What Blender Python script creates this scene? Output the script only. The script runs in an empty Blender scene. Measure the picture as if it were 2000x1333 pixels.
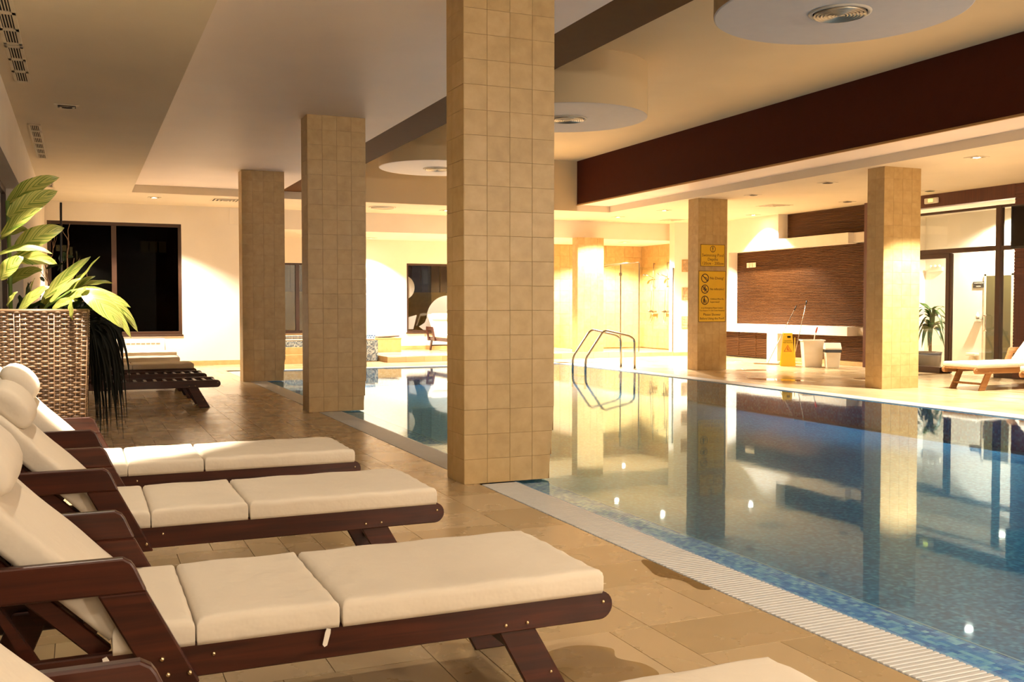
import bpy, bmesh, math, random
from mathutils import Vector, Matrix

S = bpy.context.scene
COL = S.collection

# ------------------------------------------------------------------ camera
cam_d = bpy.data.cameras.new('camera')
cam_d.lens = 35.0; cam_d.sensor_width = 36.0; cam_d.sensor_fit = 'HORIZONTAL'
cam_d.clip_start = 0.05; cam_d.clip_end = 200
cam = bpy.data.objects.new('camera', cam_d); COL.objects.link(cam)
_f = 1944.0
_p = math.atan((666.5 - 598) / _f)
_y = math.atan((1000 - 158) / _f * math.cos(_p))
cam.location = (0, 0, 1.3)
cam.rotation_euler = (math.pi / 2 - _p, 0, -_y)
S.camera = cam

# ------------------------------------------------------------------ world, exposure
w = bpy.data.worlds.new('night'); S.world = w; w.use_nodes = True
w.node_tree.nodes['Background'].inputs[0].default_value = (0.010, 0.011, 0.016, 1)
w.node_tree.nodes['Background'].inputs[1].default_value = 0.6
S.view_settings.view_transform = 'Standard'
S.view_settings.look = 'None'
S.view_settings.exposure = 0.3
S.view_settings.gamma = 1.0
S.view_settings.use_curve_mapping = False
S.cycles.max_bounces = 10
S.cycles.diffuse_bounces = 5
S.cycles.glossy_bounces = 5
S.cycles.transparent_max_bounces = 16
S.cycles.caustics_reflective = False
S.cycles.caustics_refractive = False
S.cycles.sample_clamp_indirect = 6.0

WARM = (1.0, 0.84, 0.655)
# ceiling downlights: (x, y, z, watts, spot degrees, lit)
DOWNLIGHTS = [
    (1.38, 21.19, 3.47, 1500, 118, 'lit ceiling downlight in front of the dark corner window'),
    (7.64, 21.39, 3.47, 1700, 125, 'lit ceiling downlight beside the round vent, above the far pool edge'),
    (12.04, 21.32, 3.47, 1600, 125, 'lit ceiling downlight in front of the shower alcove'),
    (12.17, 19.43, 3.47, 1450, 125, 'lit ceiling downlight between the ladder and the sign pillar'),
    (14.73, 19.56, 3.47, 1400, 112, 'lit ceiling downlight close to the slatted wall and white ledge'),
    (12.01, 10.70, 3.47, 2000, 100, 'lit ceiling downlight above the right-hand sun lounger'),
    (6.80, 24.71, 3.03, 1100, 112, 'lit ceiling downlight above the hot tub alcove'),
    (13.52, 23.57, 3.03, 2600, 145, 'lit ceiling downlight inside the shower alcove'),
    (9.8, 24.5, 3.03, 1100, 112, 'lit ceiling downlight above the alcove platform'),
    (-0.15, 7.12, 3.47, 1700, 48, 'lit narrow beam ceiling downlight in front of the wicker planter'),
    (-0.11, 0.4, 3.47, 85, 130, 'added fill downlight over the nearest lounger'),  # added out of view, fills the nearest mattresses from above
    (-0.11, 4.9, 3.47, 110, 150, 'added fill downlight over the second and third loungers'),  # added out of view to brighten the near pillar's left face
    (0.3, -3.2, 3.47, 200, 140, 'added fill downlight behind the nearest lounger'),  # added behind the camera, washes the back wall for frontal fill
    (5.2, 0.2, 4.60, 350, 172, 'added fill downlight high over the near left half of the pool'),  # added fill over the pool for the left pillar fronts
    (8.6, -1.5, 4.60, 900, 172, 'added fill downlight high over the near end of the pool'),  # unseen addition that lights the pillar fronts from behind the camera
    (12.01, 5.35, 3.47, 1800, 125, 'added fill downlight over the near right deck'),  # unseen addition, lifts the light bounced off the right deck
    (12.01, 0.0, 3.47, 2000, 125, 'added fill downlight over the nearest right deck'),  # second unseen addition for the right deck
    (-0.11, 11.93, 3.47, 0, 0, 'unlit square ceiling downlight on the left, above the wicker planter'),
    (12.08, 16.06, 3.47, 0, 0, 'unlit square ceiling downlight behind the sign pillar'),
    (12.09, 13.95, 3.47, 0, 0, 'unlit square ceiling downlight in front of the right pillar'),
    (14.65, 16.30, 3.47, 0, 0, 'unlit square ceiling downlight next to the slatted wall'),
    (14.71, 14.17, 3.47, 0, 0, 'unlit square ceiling downlight near the emergency lamp'),
]

# ------------------------------------------------------------------ materials
def new_mat(name):
    m = bpy.data.materials.new(name); m.use_nodes = True
    nt = m.node_tree
    for n in list(nt.nodes): nt.nodes.remove(n)
    out = nt.nodes.new('ShaderNodeOutputMaterial')
    return m, nt, out
def N(nt, t, **kw):
    n = nt.nodes.new(t)
    for k, v in kw.items(): setattr(n, k, v)
    return n
def ramp(nt, fac, stops):
    r = N(nt, 'ShaderNodeValToRGB'); cr = r.color_ramp
    while len(cr.elements) < len(stops): cr.elements.new(0.5)
    for e, (p, c) in zip(cr.elements, stops):
        e.position = p; e.color = (*c, 1)
    nt.links.new(fac, r.inputs[0]); return r.outputs[0]
def simple(name, col, rough=0.5, metal=0.0, noise=0.0, nscale=8.0, bump=0.0, bscale=60.0, spec=0.5, emit=None, estr=0.0, coat=0.0):
    m, nt, out = new_mat(name)
    b = N(nt, 'ShaderNodeBsdfPrincipled'); nt.links.new(b.outputs[0], out.inputs[0])
    b.inputs['Roughness'].default_value = rough; b.inputs['Metallic'].default_value = metal
    b.inputs['Specular IOR Level'].default_value = spec
    b.inputs['Coat Weight'].default_value = coat
    g = N(nt, 'ShaderNodeNewGeometry')
    nz = N(nt, 'ShaderNodeTexNoise'); nz.inputs['Scale'].default_value = nscale; nz.inputs['Detail'].default_value = 4
    nt.links.new(g.outputs['Position'], nz.inputs['Vector'])
    a = tuple(max(0, c * (1 - noise)) for c in col); c2 = tuple(min(1, c * (1 + noise)) for c in col)
    nt.links.new(ramp(nt, nz.outputs['Fac'], [(0.3, a), (0.7, c2)]), b.inputs['Base Color'])
    if bump > 0:
        n2 = N(nt, 'ShaderNodeTexNoise'); n2.inputs['Scale'].default_value = bscale; n2.inputs['Detail'].default_value = 3
        nt.links.new(g.outputs['Position'], n2.inputs['Vector'])
        bp = N(nt, 'ShaderNodeBump'); bp.inputs['Strength'].default_value = bump; bp.inputs['Distance'].default_value = 0.01
        nt.links.new(n2.outputs['Fac'], bp.inputs['Height']); nt.links.new(bp.outputs[0], b.inputs['Normal'])
    if emit:
        b.inputs['Emission Color'].default_value = (*emit, 1); b.inputs['Emission Strength'].default_value = estr
    return m
def stone(name, dark, mid, light, rough=0.4, island=False, spec=0.5, scale=5.0, vary=0.55, bump=0.12):
    m, nt, out = new_mat(name)
    b = N(nt, 'ShaderNodeBsdfPrincipled'); nt.links.new(b.outputs[0], out.inputs[0])
    b.inputs['Specular IOR Level'].default_value = spec
    g = N(nt, 'ShaderNodeNewGeometry'); oi = N(nt, 'ShaderNodeObjectInfo')
    rnd = g.outputs['Random Per Island'] if island else oi.outputs['Random']
    vm = N(nt, 'ShaderNodeVectorMath', operation='SCALE'); vm.inputs[0].default_value = (37, 17, 53)
    nt.links.new(rnd, vm.inputs['Scale'])
    va = N(nt, 'ShaderNodeVectorMath', operation='ADD')
    nt.links.new(g.outputs['Position'], va.inputs[0]); nt.links.new(vm.outputs[0], va.inputs[1])
    n1 = N(nt, 'ShaderNodeTexNoise'); n1.inputs['Scale'].default_value = scale; n1.inputs['Detail'].default_value = 4; n1.inputs['Roughness'].default_value = 0.55
    n1.inputs['Distortion'].default_value = 0.15
    nt.links.new(va.outputs[0], n1.inputs['Vector'])
    mx = N(nt, 'ShaderNodeMix', data_type='FLOAT'); mx.inputs[0].default_value = vary
    nt.links.new(n1.outputs['Fac'], mx.inputs[2]); nt.links.new(rnd, mx.inputs[3])
    nt.links.new(ramp(nt, mx.outputs[0], [(0.18, dark), (0.5, mid), (0.85, light)]), b.inputs['Base Color'])
    n2 = N(nt, 'ShaderNodeTexNoise'); n2.inputs['Scale'].default_value = 3.0; n2.inputs['Detail'].default_value = 5
    nt.links.new(va.outputs[0], n2.inputs['Vector'])
    mr = N(nt, 'ShaderNodeMapRange'); mr.inputs['From Min'].default_value = 0.3; mr.inputs['From Max'].default_value = 0.7
    mr.inputs['To Min'].default_value = rough * 0.92; mr.inputs['To Max'].default_value = rough * 1.1
    nt.links.new(n2.outputs['Fac'], mr.inputs[0]); nt.links.new(mr.outputs[0], b.inputs['Roughness'])
    n3 = N(nt, 'ShaderNodeTexNoise'); n3.inputs['Scale'].default_value = 45; n3.inputs['Detail'].default_value = 4
    nt.links.new(va.outputs[0], n3.inputs['Vector'])
    bp = N(nt, 'ShaderNodeBump'); bp.inputs['Strength'].default_value = bump; bp.inputs['Distance'].default_value = 0.004
    nt.links.new(n3.outputs['Fac'], bp.inputs['Height']); nt.links.new(bp.outputs[0], b.inputs['Normal'])
    return m
def wood(name, dark, light, rough=0.35, axis='X', scale=1.0, spec=0.5):
    m, nt, out = new_mat(name)
    b = N(nt, 'ShaderNodeBsdfPrincipled'); nt.links.new(b.outputs[0], out.inputs[0])
    b.inputs['Roughness'].default_value = rough; b.inputs['Specular IOR Level'].default_value = spec
    tc = N(nt, 'ShaderNodeTexCoord'); mp = N(nt, 'ShaderNodeMapping'); oi = N(nt, 'ShaderNodeObjectInfo')
    sc = {'X': (1.2, 26, 26), 'Y': (26, 1.2, 26), 'Z': (26, 26, 1.2)}[axis]
    mp.inputs['Scale'].default_value = tuple(s * scale for s in sc)
    nt.links.new(tc.outputs['Object'], mp.inputs['Vector'])
    va = N(nt, 'ShaderNodeVectorMath', operation='ADD'); nt.links.new(mp.outputs[0], va.inputs[0]); nt.links.new(oi.outputs['Random'], va.inputs[1])
    n1 = N(nt, 'ShaderNodeTexNoise'); n1.inputs['Scale'].default_value = 1.6; n1.inputs['Detail'].default_value = 6; n1.inputs['Distortion'].default_value = 0.8
    nt.links.new(va.outputs[0], n1.inputs['Vector'])
    nt.links.new(ramp(nt, n1.outputs['Fac'], [(0.25, dark), (0.75, light)]), b.inputs['Base Color'])
    bp = N(nt, 'ShaderNodeBump'); bp.inputs['Strength'].default_value = 0.12; bp.inputs['Distance'].default_value = 0.002
    nt.links.new(n1.outputs['Fac'], bp.inputs['Height']); nt.links.new(bp.outputs[0], b.inputs['Normal'])
    return m
def island_tiles(name, stops, rough=0.25, spec=0.5):
    m, nt, out = new_mat(name)
    b = N(nt, 'ShaderNodeBsdfPrincipled'); nt.links.new(b.outputs[0], out.inputs[0])
    b.inputs['Roughness'].default_value = rough; b.inputs['Specular IOR Level'].default_value = spec
    g = N(nt, 'ShaderNodeNewGeometry')
    c = ramp(nt, g.outputs['Random Per Island'], stops)
    nt.links.new(c, b.inputs['Base Color'])
    return m
def mosaic(name, stops, cell=0.025, rough=0.3):
    m, nt, out = new_mat(name)
    b = N(nt, 'ShaderNodeBsdfPrincipled'); nt.links.new(b.outputs[0], out.inputs[0]); b.inputs['Roughness'].default_value = rough
    g = N(nt, 'ShaderNodeNewGeometry')
    sn = N(nt, 'ShaderNodeVectorMath', operation='SNAP'); sn.inputs[1].default_value = (cell, cell, cell)
    off = N(nt, 'ShaderNodeVectorMath', operation='ADD'); off.inputs[1].default_value = (0.0113, 0.0071, 0.0093)
    nt.links.new(g.outputs['Position'], off.inputs[0]); nt.links.new(off.outputs[0], sn.inputs[0])
    wn = N(nt, 'ShaderNodeTexWhiteNoise', noise_dimensions='3D'); nt.links.new(sn.outputs[0], wn.inputs['Vector'])
    nt.links.new(ramp(nt, wn.outputs['Value'], stops), b.inputs['Base Color'])
    return m
def glass(name, tint=(1, 1, 1), ior=1.45, rough=0.0, wave=False, refl=(1, 1, 1)):
    m, nt, out = new_mat(name)
    fr = N(nt, 'ShaderNodeFresnel'); gf = N(nt, 'ShaderNodeNewGeometry')
    io = N(nt, 'ShaderNodeMix', data_type='FLOAT'); io.inputs[2].default_value = ior; io.inputs[3].default_value = 1 / ior
    nt.links.new(gf.outputs['Backfacing'], io.inputs[0]); nt.links.new(io.outputs[0], fr.inputs['IOR'])
    tr = N(nt, 'ShaderNodeBsdfTransparent'); tr.inputs[0].default_value = (*tint, 1)
    gl = N(nt, 'ShaderNodeBsdfGlossy'); gl.inputs['Roughness'].default_value = rough
    gl.inputs['Color'].default_value = (*refl, 1)
    mx = N(nt, 'ShaderNodeMixShader')
    nt.links.new(fr.outputs[0], mx.inputs[0]); nt.links.new(tr.outputs[0], mx.inputs[1]); nt.links.new(gl.outputs[0], mx.inputs[2])
    nt.links.new(mx.outputs[0], out.inputs[0])
    if wave:
        g = N(nt, 'ShaderNodeNewGeometry')
        nz = N(nt, 'ShaderNodeTexNoise'); nz.inputs['Scale'].default_value = 3.0; nz.inputs['Detail'].default_value = 2
        nt.links.new(g.outputs['Position'], nz.inputs['Vector'])
        bp = N(nt, 'ShaderNodeBump'); bp.inputs['Strength'].default_value = 0.022; bp.inputs['Distance'].default_value = 0.02
        nt.links.new(nz.outputs['Fac'], bp.inputs['Height'])
        nt.links.new(bp.outputs[0], gl.inputs['Normal'])
    return m
def leaf_mat(name, green, stripe, dark, rough=0.35, stripes=True):
    m, nt, out = new_mat(name)
    b = N(nt, 'ShaderNodeBsdfPrincipled'); b.inputs['Roughness'].default_value = rough
    tr = N(nt, 'ShaderNodeBsdfTranslucent'); mx = N(nt, 'ShaderNodeMixShader'); mx.inputs[0].default_value = 0.22
    nt.links.new(b.outputs[0], mx.inputs[1]); nt.links.new(tr.outputs[0], mx.inputs[2]); nt.links.new(mx.outputs[0], out.inputs[0])
    uv = N(nt, 'ShaderNodeUVMap'); sp = N(nt, 'ShaderNodeSeparateXYZ'); nt.links.new(uv.outputs[0], sp.inputs[0])
    oi = N(nt, 'ShaderNodeObjectInfo')
    c = N(nt, 'ShaderNodeMath', operation='SUBTRACT'); c.inputs[1].default_value = 0.5; nt.links.new(sp.outputs['Y'], c.inputs[0])
    ab = N(nt, 'ShaderNodeMath', operation='ABSOLUTE'); nt.links.new(c.outputs[0], ab.inputs[0])
    k = N(nt, 'ShaderNodeMath', operation='MULTIPLY_ADD'); k.inputs[1].default_value = -0.75; nt.links.new(ab.outputs[0], k.inputs[0]); nt.links.new(sp.outputs['X'], k.inputs[2])
    cb = N(nt, 'ShaderNodeCombineXYZ')
    k2 = N(nt, 'ShaderNodeMath', operation='MULTIPLY'); k2.inputs[1].default_value = 16; nt.links.new(k.outputs[0], k2.inputs[0])
    nt.links.new(k2.outputs[0], cb.inputs['X'])
    sg = N(nt, 'ShaderNodeMath', operation='SIGN'); nt.links.new(c.outputs[0], sg.inputs[0])
    k3 = N(nt, 'ShaderNodeMath', operation='MULTIPLY'); k3.inputs[1].default_value = 40; nt.links.new(oi.outputs['Random'], k3.inputs[0])
    nt.links.new(sg.outputs[0], cb.inputs['Y']); nt.links.new(k3.outputs[0], cb.inputs['Z'])
    nz = N(nt, 'ShaderNodeTexNoise'); nz.inputs['Scale'].default_value = 1.0; nz.inputs['Detail'].default_value = 4; nz.inputs['Roughness'].default_value = 0.7
    nt.links.new(cb.outputs[0], nz.inputs['Vector'])
    if stripes:
        col = ramp(nt, nz.outputs['Fac'], [(0.30, dark), (0.44, green), (0.54, stripe), (0.70, stripe)])
    else:
        col = ramp(nt, nz.outputs['Fac'], [(0.3, dark), (0.7, green)])
    nt.links.new(col, b.inputs['Base Color']); nt.links.new(col, tr.inputs[0])
    return m

M = {}
M['plaster'] = simple('plaster', (0.80, 0.74, 0.645), 0.75, noise=0.03, nscale=1.5)
M['tan'] = simple('tan_ceiling_paint', (0.725, 0.635, 0.485), 0.75, noise=0.03, nscale=1.5)
M['tray'] = simple('tray_paint', (0.84, 0.75, 0.68), 0.5, noise=0.03, nscale=1.2)
M['high'] = simple('high_ceiling_paint', (0.66, 0.53, 0.32), 0.75, noise=0.03, nscale=1.0)
M['disc'] = simple('disc_paint', (0.66, 0.62, 0.57), 0.6, noise=0.02)
M['brown'] = simple('brown_paint', (0.062, 0.013, 0.005), 0.7, noise=0.05, spec=0.1)
M['brown_strip'] = simple('brown_strip_paint', (0.095, 0.036, 0.005), 0.7, noise=0.05, spec=0.1)
M['ochre'] = simple('ochre_trim_lit_edge', (0.42, 0.24, 0.08), 0.5, noise=0.05)  # plaque frames, and the painted lit edge under the fascia
M['floor_tile'] = stone('limestone_tile', (0.41, 0.295, 0.155), (0.48, 0.355, 0.20), (0.55, 0.42, 0.255), 0.27, scale=1.3, vary=0.62, bump=0.0)
M['floor_tile_island'] = stone('limestone_tile_joined', (0.41, 0.295, 0.155), (0.48, 0.355, 0.20), (0.55, 0.42, 0.255), 0.22, island=True, scale=1.3, vary=0.62, bump=0.0)
M['grout'] = simple('grout', (0.15, 0.09, 0.04), 0.8, noise=0.15)
M['pillar_tile'] = stone('pillar_stone', (0.37, 0.24, 0.088), (0.46, 0.315, 0.13), (0.55, 0.385, 0.185), 0.42, scale=9, vary=0.14)
M['pillar_tile_island'] = stone('pillar_stone_joined', (0.37, 0.24, 0.088), (0.46, 0.315, 0.13), (0.55, 0.385, 0.185), 0.42, island=True, scale=9, vary=0.14)
M['pillar_grout'] = simple('pillar_grout', (0.33, 0.215, 0.10), 0.8, noise=0.1)
M['grate'] = simple('white_grating', (0.54, 0.55, 0.55), 0.4, noise=0.03)
M['dark'] = simple('dark_void', (0.012, 0.010, 0.009), 0.9)
M['mosaic_ledge'] = island_tiles('mosaic_ledge', [(0.0, (0.07, 0.17, 0.46)), (0.3, (0.14, 0.28, 0.58)), (0.55, (0.22, 0.36, 0.62)), (0.8, (0.38, 0.52, 0.66)), (1.0, (0.52, 0.64, 0.70))])
M['mosaic_tub'] = island_tiles('mosaic_tub', [(0.0, (0.06, 0.10, 0.15)), (0.3, (0.13, 0.19, 0.24)), (0.6, (0.30, 0.36, 0.38)), (1.0, (0.62, 0.62, 0.55))])
M['mosaic_blue'] = island_tiles('mosaic_blue', [(0.0, (0.03, 0.10, 0.30)), (0.5, (0.08, 0.25, 0.50)), (1.0, (0.35, 0.55, 0.70))])
M['pool'] = mosaic('pool_mosaic', [(0.0, (0.007, 0.080, 0.22)), (0.4, (0.015, 0.145, 0.33)), (0.75, (0.035, 0.215, 0.42)), (1.0, (0.13, 0.35, 0.52))])
M['water'] = glass('pool_water', (0.55, 0.84, 0.97), 1.33, 0.035, wave=True, refl=(0.70, 0.85, 1.0))
M['glass'] = glass('window_glass', (0.86, 0.88, 0.86), 1.5)
M['shower_glass'] = glass('shower_glass', (0.94, 0.97, 0.94), 1.38)
M['wood'] = wood('dark_hardwood', (0.017, 0.0035, 0.0015), (0.070, 0.0155, 0.006), 0.38, spec=0.35)
M['wood_lit'] = wood('lit_hardwood', (0.20, 0.09, 0.03), (0.40, 0.20, 0.07), 0.35)  # lamplight put into the colour: lighter golden copy of the dark hardwood
M['fabric'] = simple('cream_canvas', (0.70, 0.625, 0.51), 0.85, noise=0.03, nscale=3, bump=0.7, bscale=11)
M['slat'] = wood('slat_wood', (0.052, 0.020, 0.006), (0.098, 0.041, 0.013), 0.55, axis='Y', scale=0.6, spec=0.12)
M['redwood'] = wood('red_wood', (0.055, 0.013, 0.007), (0.11, 0.028, 0.012), 0.35, axis='Z', scale=0.6)
M['frame'] = simple('brown_frame', (0.040, 0.016, 0.007), 0.35, noise=0.1)
M['frame_dark'] = simple('dark_frame', (0.055, 0.022, 0.010), 0.35, noise=0.1)
M['steel'] = simple('brushed_steel', (0.42, 0.37, 0.30), 0.25, metal=1.0, noise=0.03)
M['steel_dark'] = simple('satin_steel', (0.26, 0.23, 0.19), 0.3, metal=1.0)
M['chrome'] = simple('chrome', (0.75, 0.73, 0.70), 0.08, metal=1.0)
M['brass'] = simple('brass_bolt', (0.65, 0.50, 0.30), 0.25, metal=1.0)
M['whitep'] = simple('white_plastic', (0.78, 0.73, 0.64), 0.4, noise=0.02)
M['vent_white'] = simple('vent_white', (0.68, 0.60, 0.46), 0.5, noise=0.03)
M['vent_metal'] = simple('vent_metal', (0.46, 0.40, 0.30), 0.35, metal=0.6)
M['black'] = simple('black_plastic', (0.012, 0.011, 0.011), 0.3)
M['screen'] = simple('black_screen', (0.006, 0.006, 0.007), 0.12)
M['yellow'] = simple('yellow_plastic', (0.82, 0.60, 0.035), 0.4, noise=0.02)
M['sign_yellow'] = simple('sign_yellow', (0.72, 0.44, 0.012), 0.45, noise=0.02)
M['ink'] = simple('sign_ink', (0.035, 0.012, 0.004), 0.6)
M['red_ink'] = simple('red_ink', (0.55, 0.08, 0.02), 0.6)
M['red_plastic'] = simple('red_plastic', (0.55, 0.04, 0.02), 0.4)
M['bulb'] = simple('lit_lamp', (1, 0.9, 0.7), 0.4, emit=(1.0, 0.86, 0.62), estr=140)
M['globe'] = simple('fill_globe', (1, 0.9, 0.7), 0.4, emit=(1.0, 0.86, 0.62), estr=10)  # glow of the added fill lamps
M['exit'] = simple('emergency_lens', (0.7, 0.7, 0.2), 0.4, emit=(0.85, 0.95, 0.12), estr=2.2)
M['wick_a'] = island_tiles('wicker_strand', [(0.0, (0.06, 0.032, 0.018)), (0.5, (0.14, 0.08, 0.042)), (1.0, (0.24, 0.155, 0.09))], 0.4)
M['soil'] = simple('soil', (0.03, 0.02, 0.012), 0.9, noise=0.4, nscale=40)
M['leaf'] = leaf_mat('variegated_leaf', (0.10, 0.17, 0.018), (0.42, 0.40, 0.10), (0.028, 0.075, 0.008))
M['leaf_dark'] = leaf_mat('dark_leaf', (0.030, 0.055, 0.012), (0.1, 0.1, 0.03), (0.012, 0.022, 0.006), stripes=False)
M['leaf_mid'] = leaf_mat('dracaena_leaf', (0.07, 0.15, 0.025), (0.1, 0.2, 0.03), (0.025, 0.06, 0.012), stripes=False)
M['leaf_black'] = simple('blackish_blade', (0.0045, 0.005, 0.003), 0.7, spec=0.2)
M['stem'] = simple('green_stem', (0.11, 0.17, 0.03), 0.5, noise=0.2)
M['twig'] = simple('dry_twig', (0.33, 0.19, 0.10), 0.8, noise=0.3, nscale=30)
M['pot'] = simple('brown_glazed_pot', (0.055, 0.036, 0.028), 0.2)
M['film'] = simple('white_window_film', (0.20, 0.19, 0.175), 0.5)
M['glass_tint'] = glass('tinted_glass', (0.16, 0.13, 0.09), 1.14)
M['parapet'] = simple('outside_parapet', (0.38, 0.27, 0.10), 0.85, noise=0.1)
M['olive_dark'] = simple('dark_olive_door', (0.075, 0.065, 0.022), 0.4)
M['plaque'] = simple('niche_stone', (0.36, 0.25, 0.14), 0.6, noise=0.4, nscale=14)
M['sill'] = simple('stone_sill', (0.62, 0.55, 0.44), 0.4, noise=0.05)
M['night_win'] = simple('lit_far_window', (0.5, 0.4, 0.1), 0.6, emit=(1.0, 0.8, 0.35), estr=0.10)
M['night_win2'] = simple('bright_far_window', (0.8, 0.8, 0.5), 0.6, emit=(1.0, 0.95, 0.6), estr=1.1)
M['facade'] = simple('night_facade', (0.10, 0.07, 0.05), 0.9, noise=0.1)

# ------------------------------------------------------------------ mesh helpers
class MB:
    def __init__(s): s.v = []; s.f = []; s.sm = []; s.uv = {}
    def add(s, vs, fs, smooth=False):
        o = len(s.v); s.v += [tuple(v) for v in vs]
        for f in fs:
            s.f.append(tuple(i + o for i in f)); s.sm.append(smooth)
        return s
    def box(s, x0, x1, y0, y1, z0, z1):
        vs = [(x0, y0, z0), (x1, y0, z0), (x1, y1, z0), (x0, y1, z0), (x0, y0, z1), (x1, y0, z1), (x1, y1, z1), (x0, y1, z1)]
        return s.add(vs, [(3, 2, 1, 0), (4, 5, 6, 7), (0, 1, 5, 4), (1, 2, 6, 5), (2, 3, 7, 6), (3, 0, 4, 7)])
    def tbox(s, x0, x1, y0, y1, z0, z1, a=(0, 0, 0, 0)):   # tapered: a = insets of the bottom (x0,x1,y0,y1)
        vs = [(x0 + a[0], y0 + a[2], z0), (x1 - a[1], y0 + a[2], z0), (x1 - a[1], y1 - a[3], z0), (x0 + a[0], y1 - a[3], z0),
              (x0, y0, z1), (x1, y0, z1), (x1, y1, z1), (x0, y1, z1)]
        return s.add(vs, [(3, 2, 1, 0), (4, 5, 6, 7), (0, 1, 5, 4), (1, 2, 6, 5), (2, 3, 7, 6), (3, 0, 4, 7)])
    def prism(s, pts, y0, y1, axis='Y', smooth=False):   # polygon in the plane across the axis, extruded along it
        n = len(pts)
        mk = {'Y': lambda a, b, t: (a, t, b), 'X': lambda a, b, t: (t, a, b), 'Z': lambda a, b, t: (a, b, t)}[axis]
        vs = [mk(a, b, y0) for a, b in pts] + [mk(a, b, y1) for a, b in pts]
        fs = [tuple(range(n)), tuple(range(2 * n - 1, n - 1, -1))]
        s.add(vs, fs)
        o = len(s.v) - 2 * n
        for i in range(n):
            j = (i + 1) % n
            s.f.append((o + i, o + n + i, o + n + j, o + j)); s.sm.append(smooth)
        return s
    def tube(s, pts, r, seg=8, cap=True):
        pts = [Vector(p) for p in pts]; n = len(pts)
        rr = r if isinstance(r, (list, tuple)) else [r] * n
        rings = []; prev = None
        for i, p in enumerate(pts):
            t = (pts[min(i + 1, n - 1)] - pts[max(i - 1, 0)]).normalized()
            if prev is None:
                u = t.orthogonal().normalized()
            else:
                u = (prev - t * prev.dot(t))
                u = u.normalized() if u.length > 1e-6 else t.orthogonal().normalized()
            prev = u; v = t.cross(u)
            rings.append([p + (u * math.cos(2 * math.pi * k / seg) + v * math.sin(2 * math.pi * k / seg)) * rr[i] for k in range(seg)])
        o = len(s.v)
        for rg in rings: s.v += [tuple(q) for q in rg]
        for i in range(n - 1):
            for k in range(seg):
                a = o + i * seg + k; b = o + i * seg + (k + 1) % seg
                s.f.append((a, b, b + seg, a + seg)); s.sm.append(True)
        if cap:
            s.f.append(tuple(o + k for k in range(seg - 1, -1, -1))); s.sm.append(False)
            e = o + (n - 1) * seg
            s.f.append(tuple(e + k for k in range(seg))); s.sm.append(False)
        return s
    def lathe(s, prof, c=(0, 0, 0), seg=32, smooth=True):
        o = len(s.v); m = len(prof)
        for k in range(seg):
            a = 2 * math.pi * k / seg
            for r, z in prof: s.v.append((c[0] + r * math.cos(a), c[1] + r * math.sin(a), c[2] + z))
        for k in range(seg):
            k2 = (k + 1) % seg
            for i in range(m - 1):
                s.f.append((o + k * m + i, o + k2 * m + i, o + k2 * m + i + 1, o + k * m + i + 1)); s.sm.append(smooth)
        return s
    def ball(s, c, r, seg=8, rings=5):
        prof = [(max(1e-4, r * math.sin(math.pi * i / rings)), -r * math.cos(math.pi * i / rings)) for i in range(rings + 1)]
        return s.lathe(prof, c, seg)
    def mesh(s, name, bevel=0, bseg=1, fix=True):
        me = bpy.data.meshes.new(name)
        me.from_pydata(s.v, [], s.f)
        if bevel or fix:
            bm = bmesh.new(); bm.from_mesh(me)
            if fix: bmesh.ops.recalc_face_normals(bm, faces=bm.faces)
            if bevel:
                es = [e for e in bm.edges if len(e.link_faces) == 2 and e.calc_face_angle(0) > 0.6]
                bmesh.ops.bevel(bm, geom=es, offset=bevel, segments=bseg, profile=0.5, affect='EDGES', clamp_overlap=True)
            bm.to_mesh(me); bm.free()
        if not bevel:
            for p, q in zip(me.polygons, s.sm): p.use_smooth = q
        me.update()
        return me
    def build(s, name, mat, parent=None, loc=(0, 0, 0), rot=(0, 0, 0), bevel=0, bseg=1, fix=True):
        return obj(name, s.mesh(name, bevel, bseg, fix), mat, parent, loc, rot)
def obj(name, me, mat=None, parent=None, loc=(0, 0, 0), rot=(0, 0, 0)):
    if mat is not None and len(me.materials) == 0: me.materials.append(M[mat] if isinstance(mat, str) else mat)
    o = bpy.data.objects.new(name, me); COL.objects.link(o)
    o.location = loc; o.rotation_euler = rot
    if parent: o.parent = parent
    return o
def empty(name, loc=(0, 0, 0), rz=0.0):
    o = bpy.data.objects.new(name, None); COL.objects.link(o); o.location = loc; o.rotation_euler = (0, 0, rz); o.empty_display_size = 0.1
    return o
def tag(o, label=None, cat=None, group=None, kind=None):
    if label: o['label'] = label
    if cat: o['category'] = cat
    if group: o['group'] = group
    if kind: o['kind'] = kind
    return o
def struct(o, label=None): 
    o['kind'] = 'structure'
    if label: o['label'] = label
    return o
def B(*a): return MB().box(*a)
def copy_tree(o, parent=None):
    c = o.copy(); COL.objects.link(c)
    if parent is not None: c.parent = parent
    for ch in list(o.children): copy_tree(ch, c)
    return c
_tm = {}
def text_mesh(txt, size, align='CENTER'):
    cu = bpy.data.curves.new('txt', 'FONT'); cu.body = txt; cu.size = size; cu.align_x = align; cu.align_y = 'CENTER'
    cu.extrude = 0.0006; cu.resolution_u = 2
    ob = bpy.data.objects.new('txt', cu); COL.objects.link(ob)
    dg = bpy.context.evaluated_depsgraph_get()
    me = bpy.data.meshes.new_from_object(ob.evaluated_get(dg))
    bpy.data.objects.remove(ob); bpy.data.curves.remove(cu)
    return me
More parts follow.
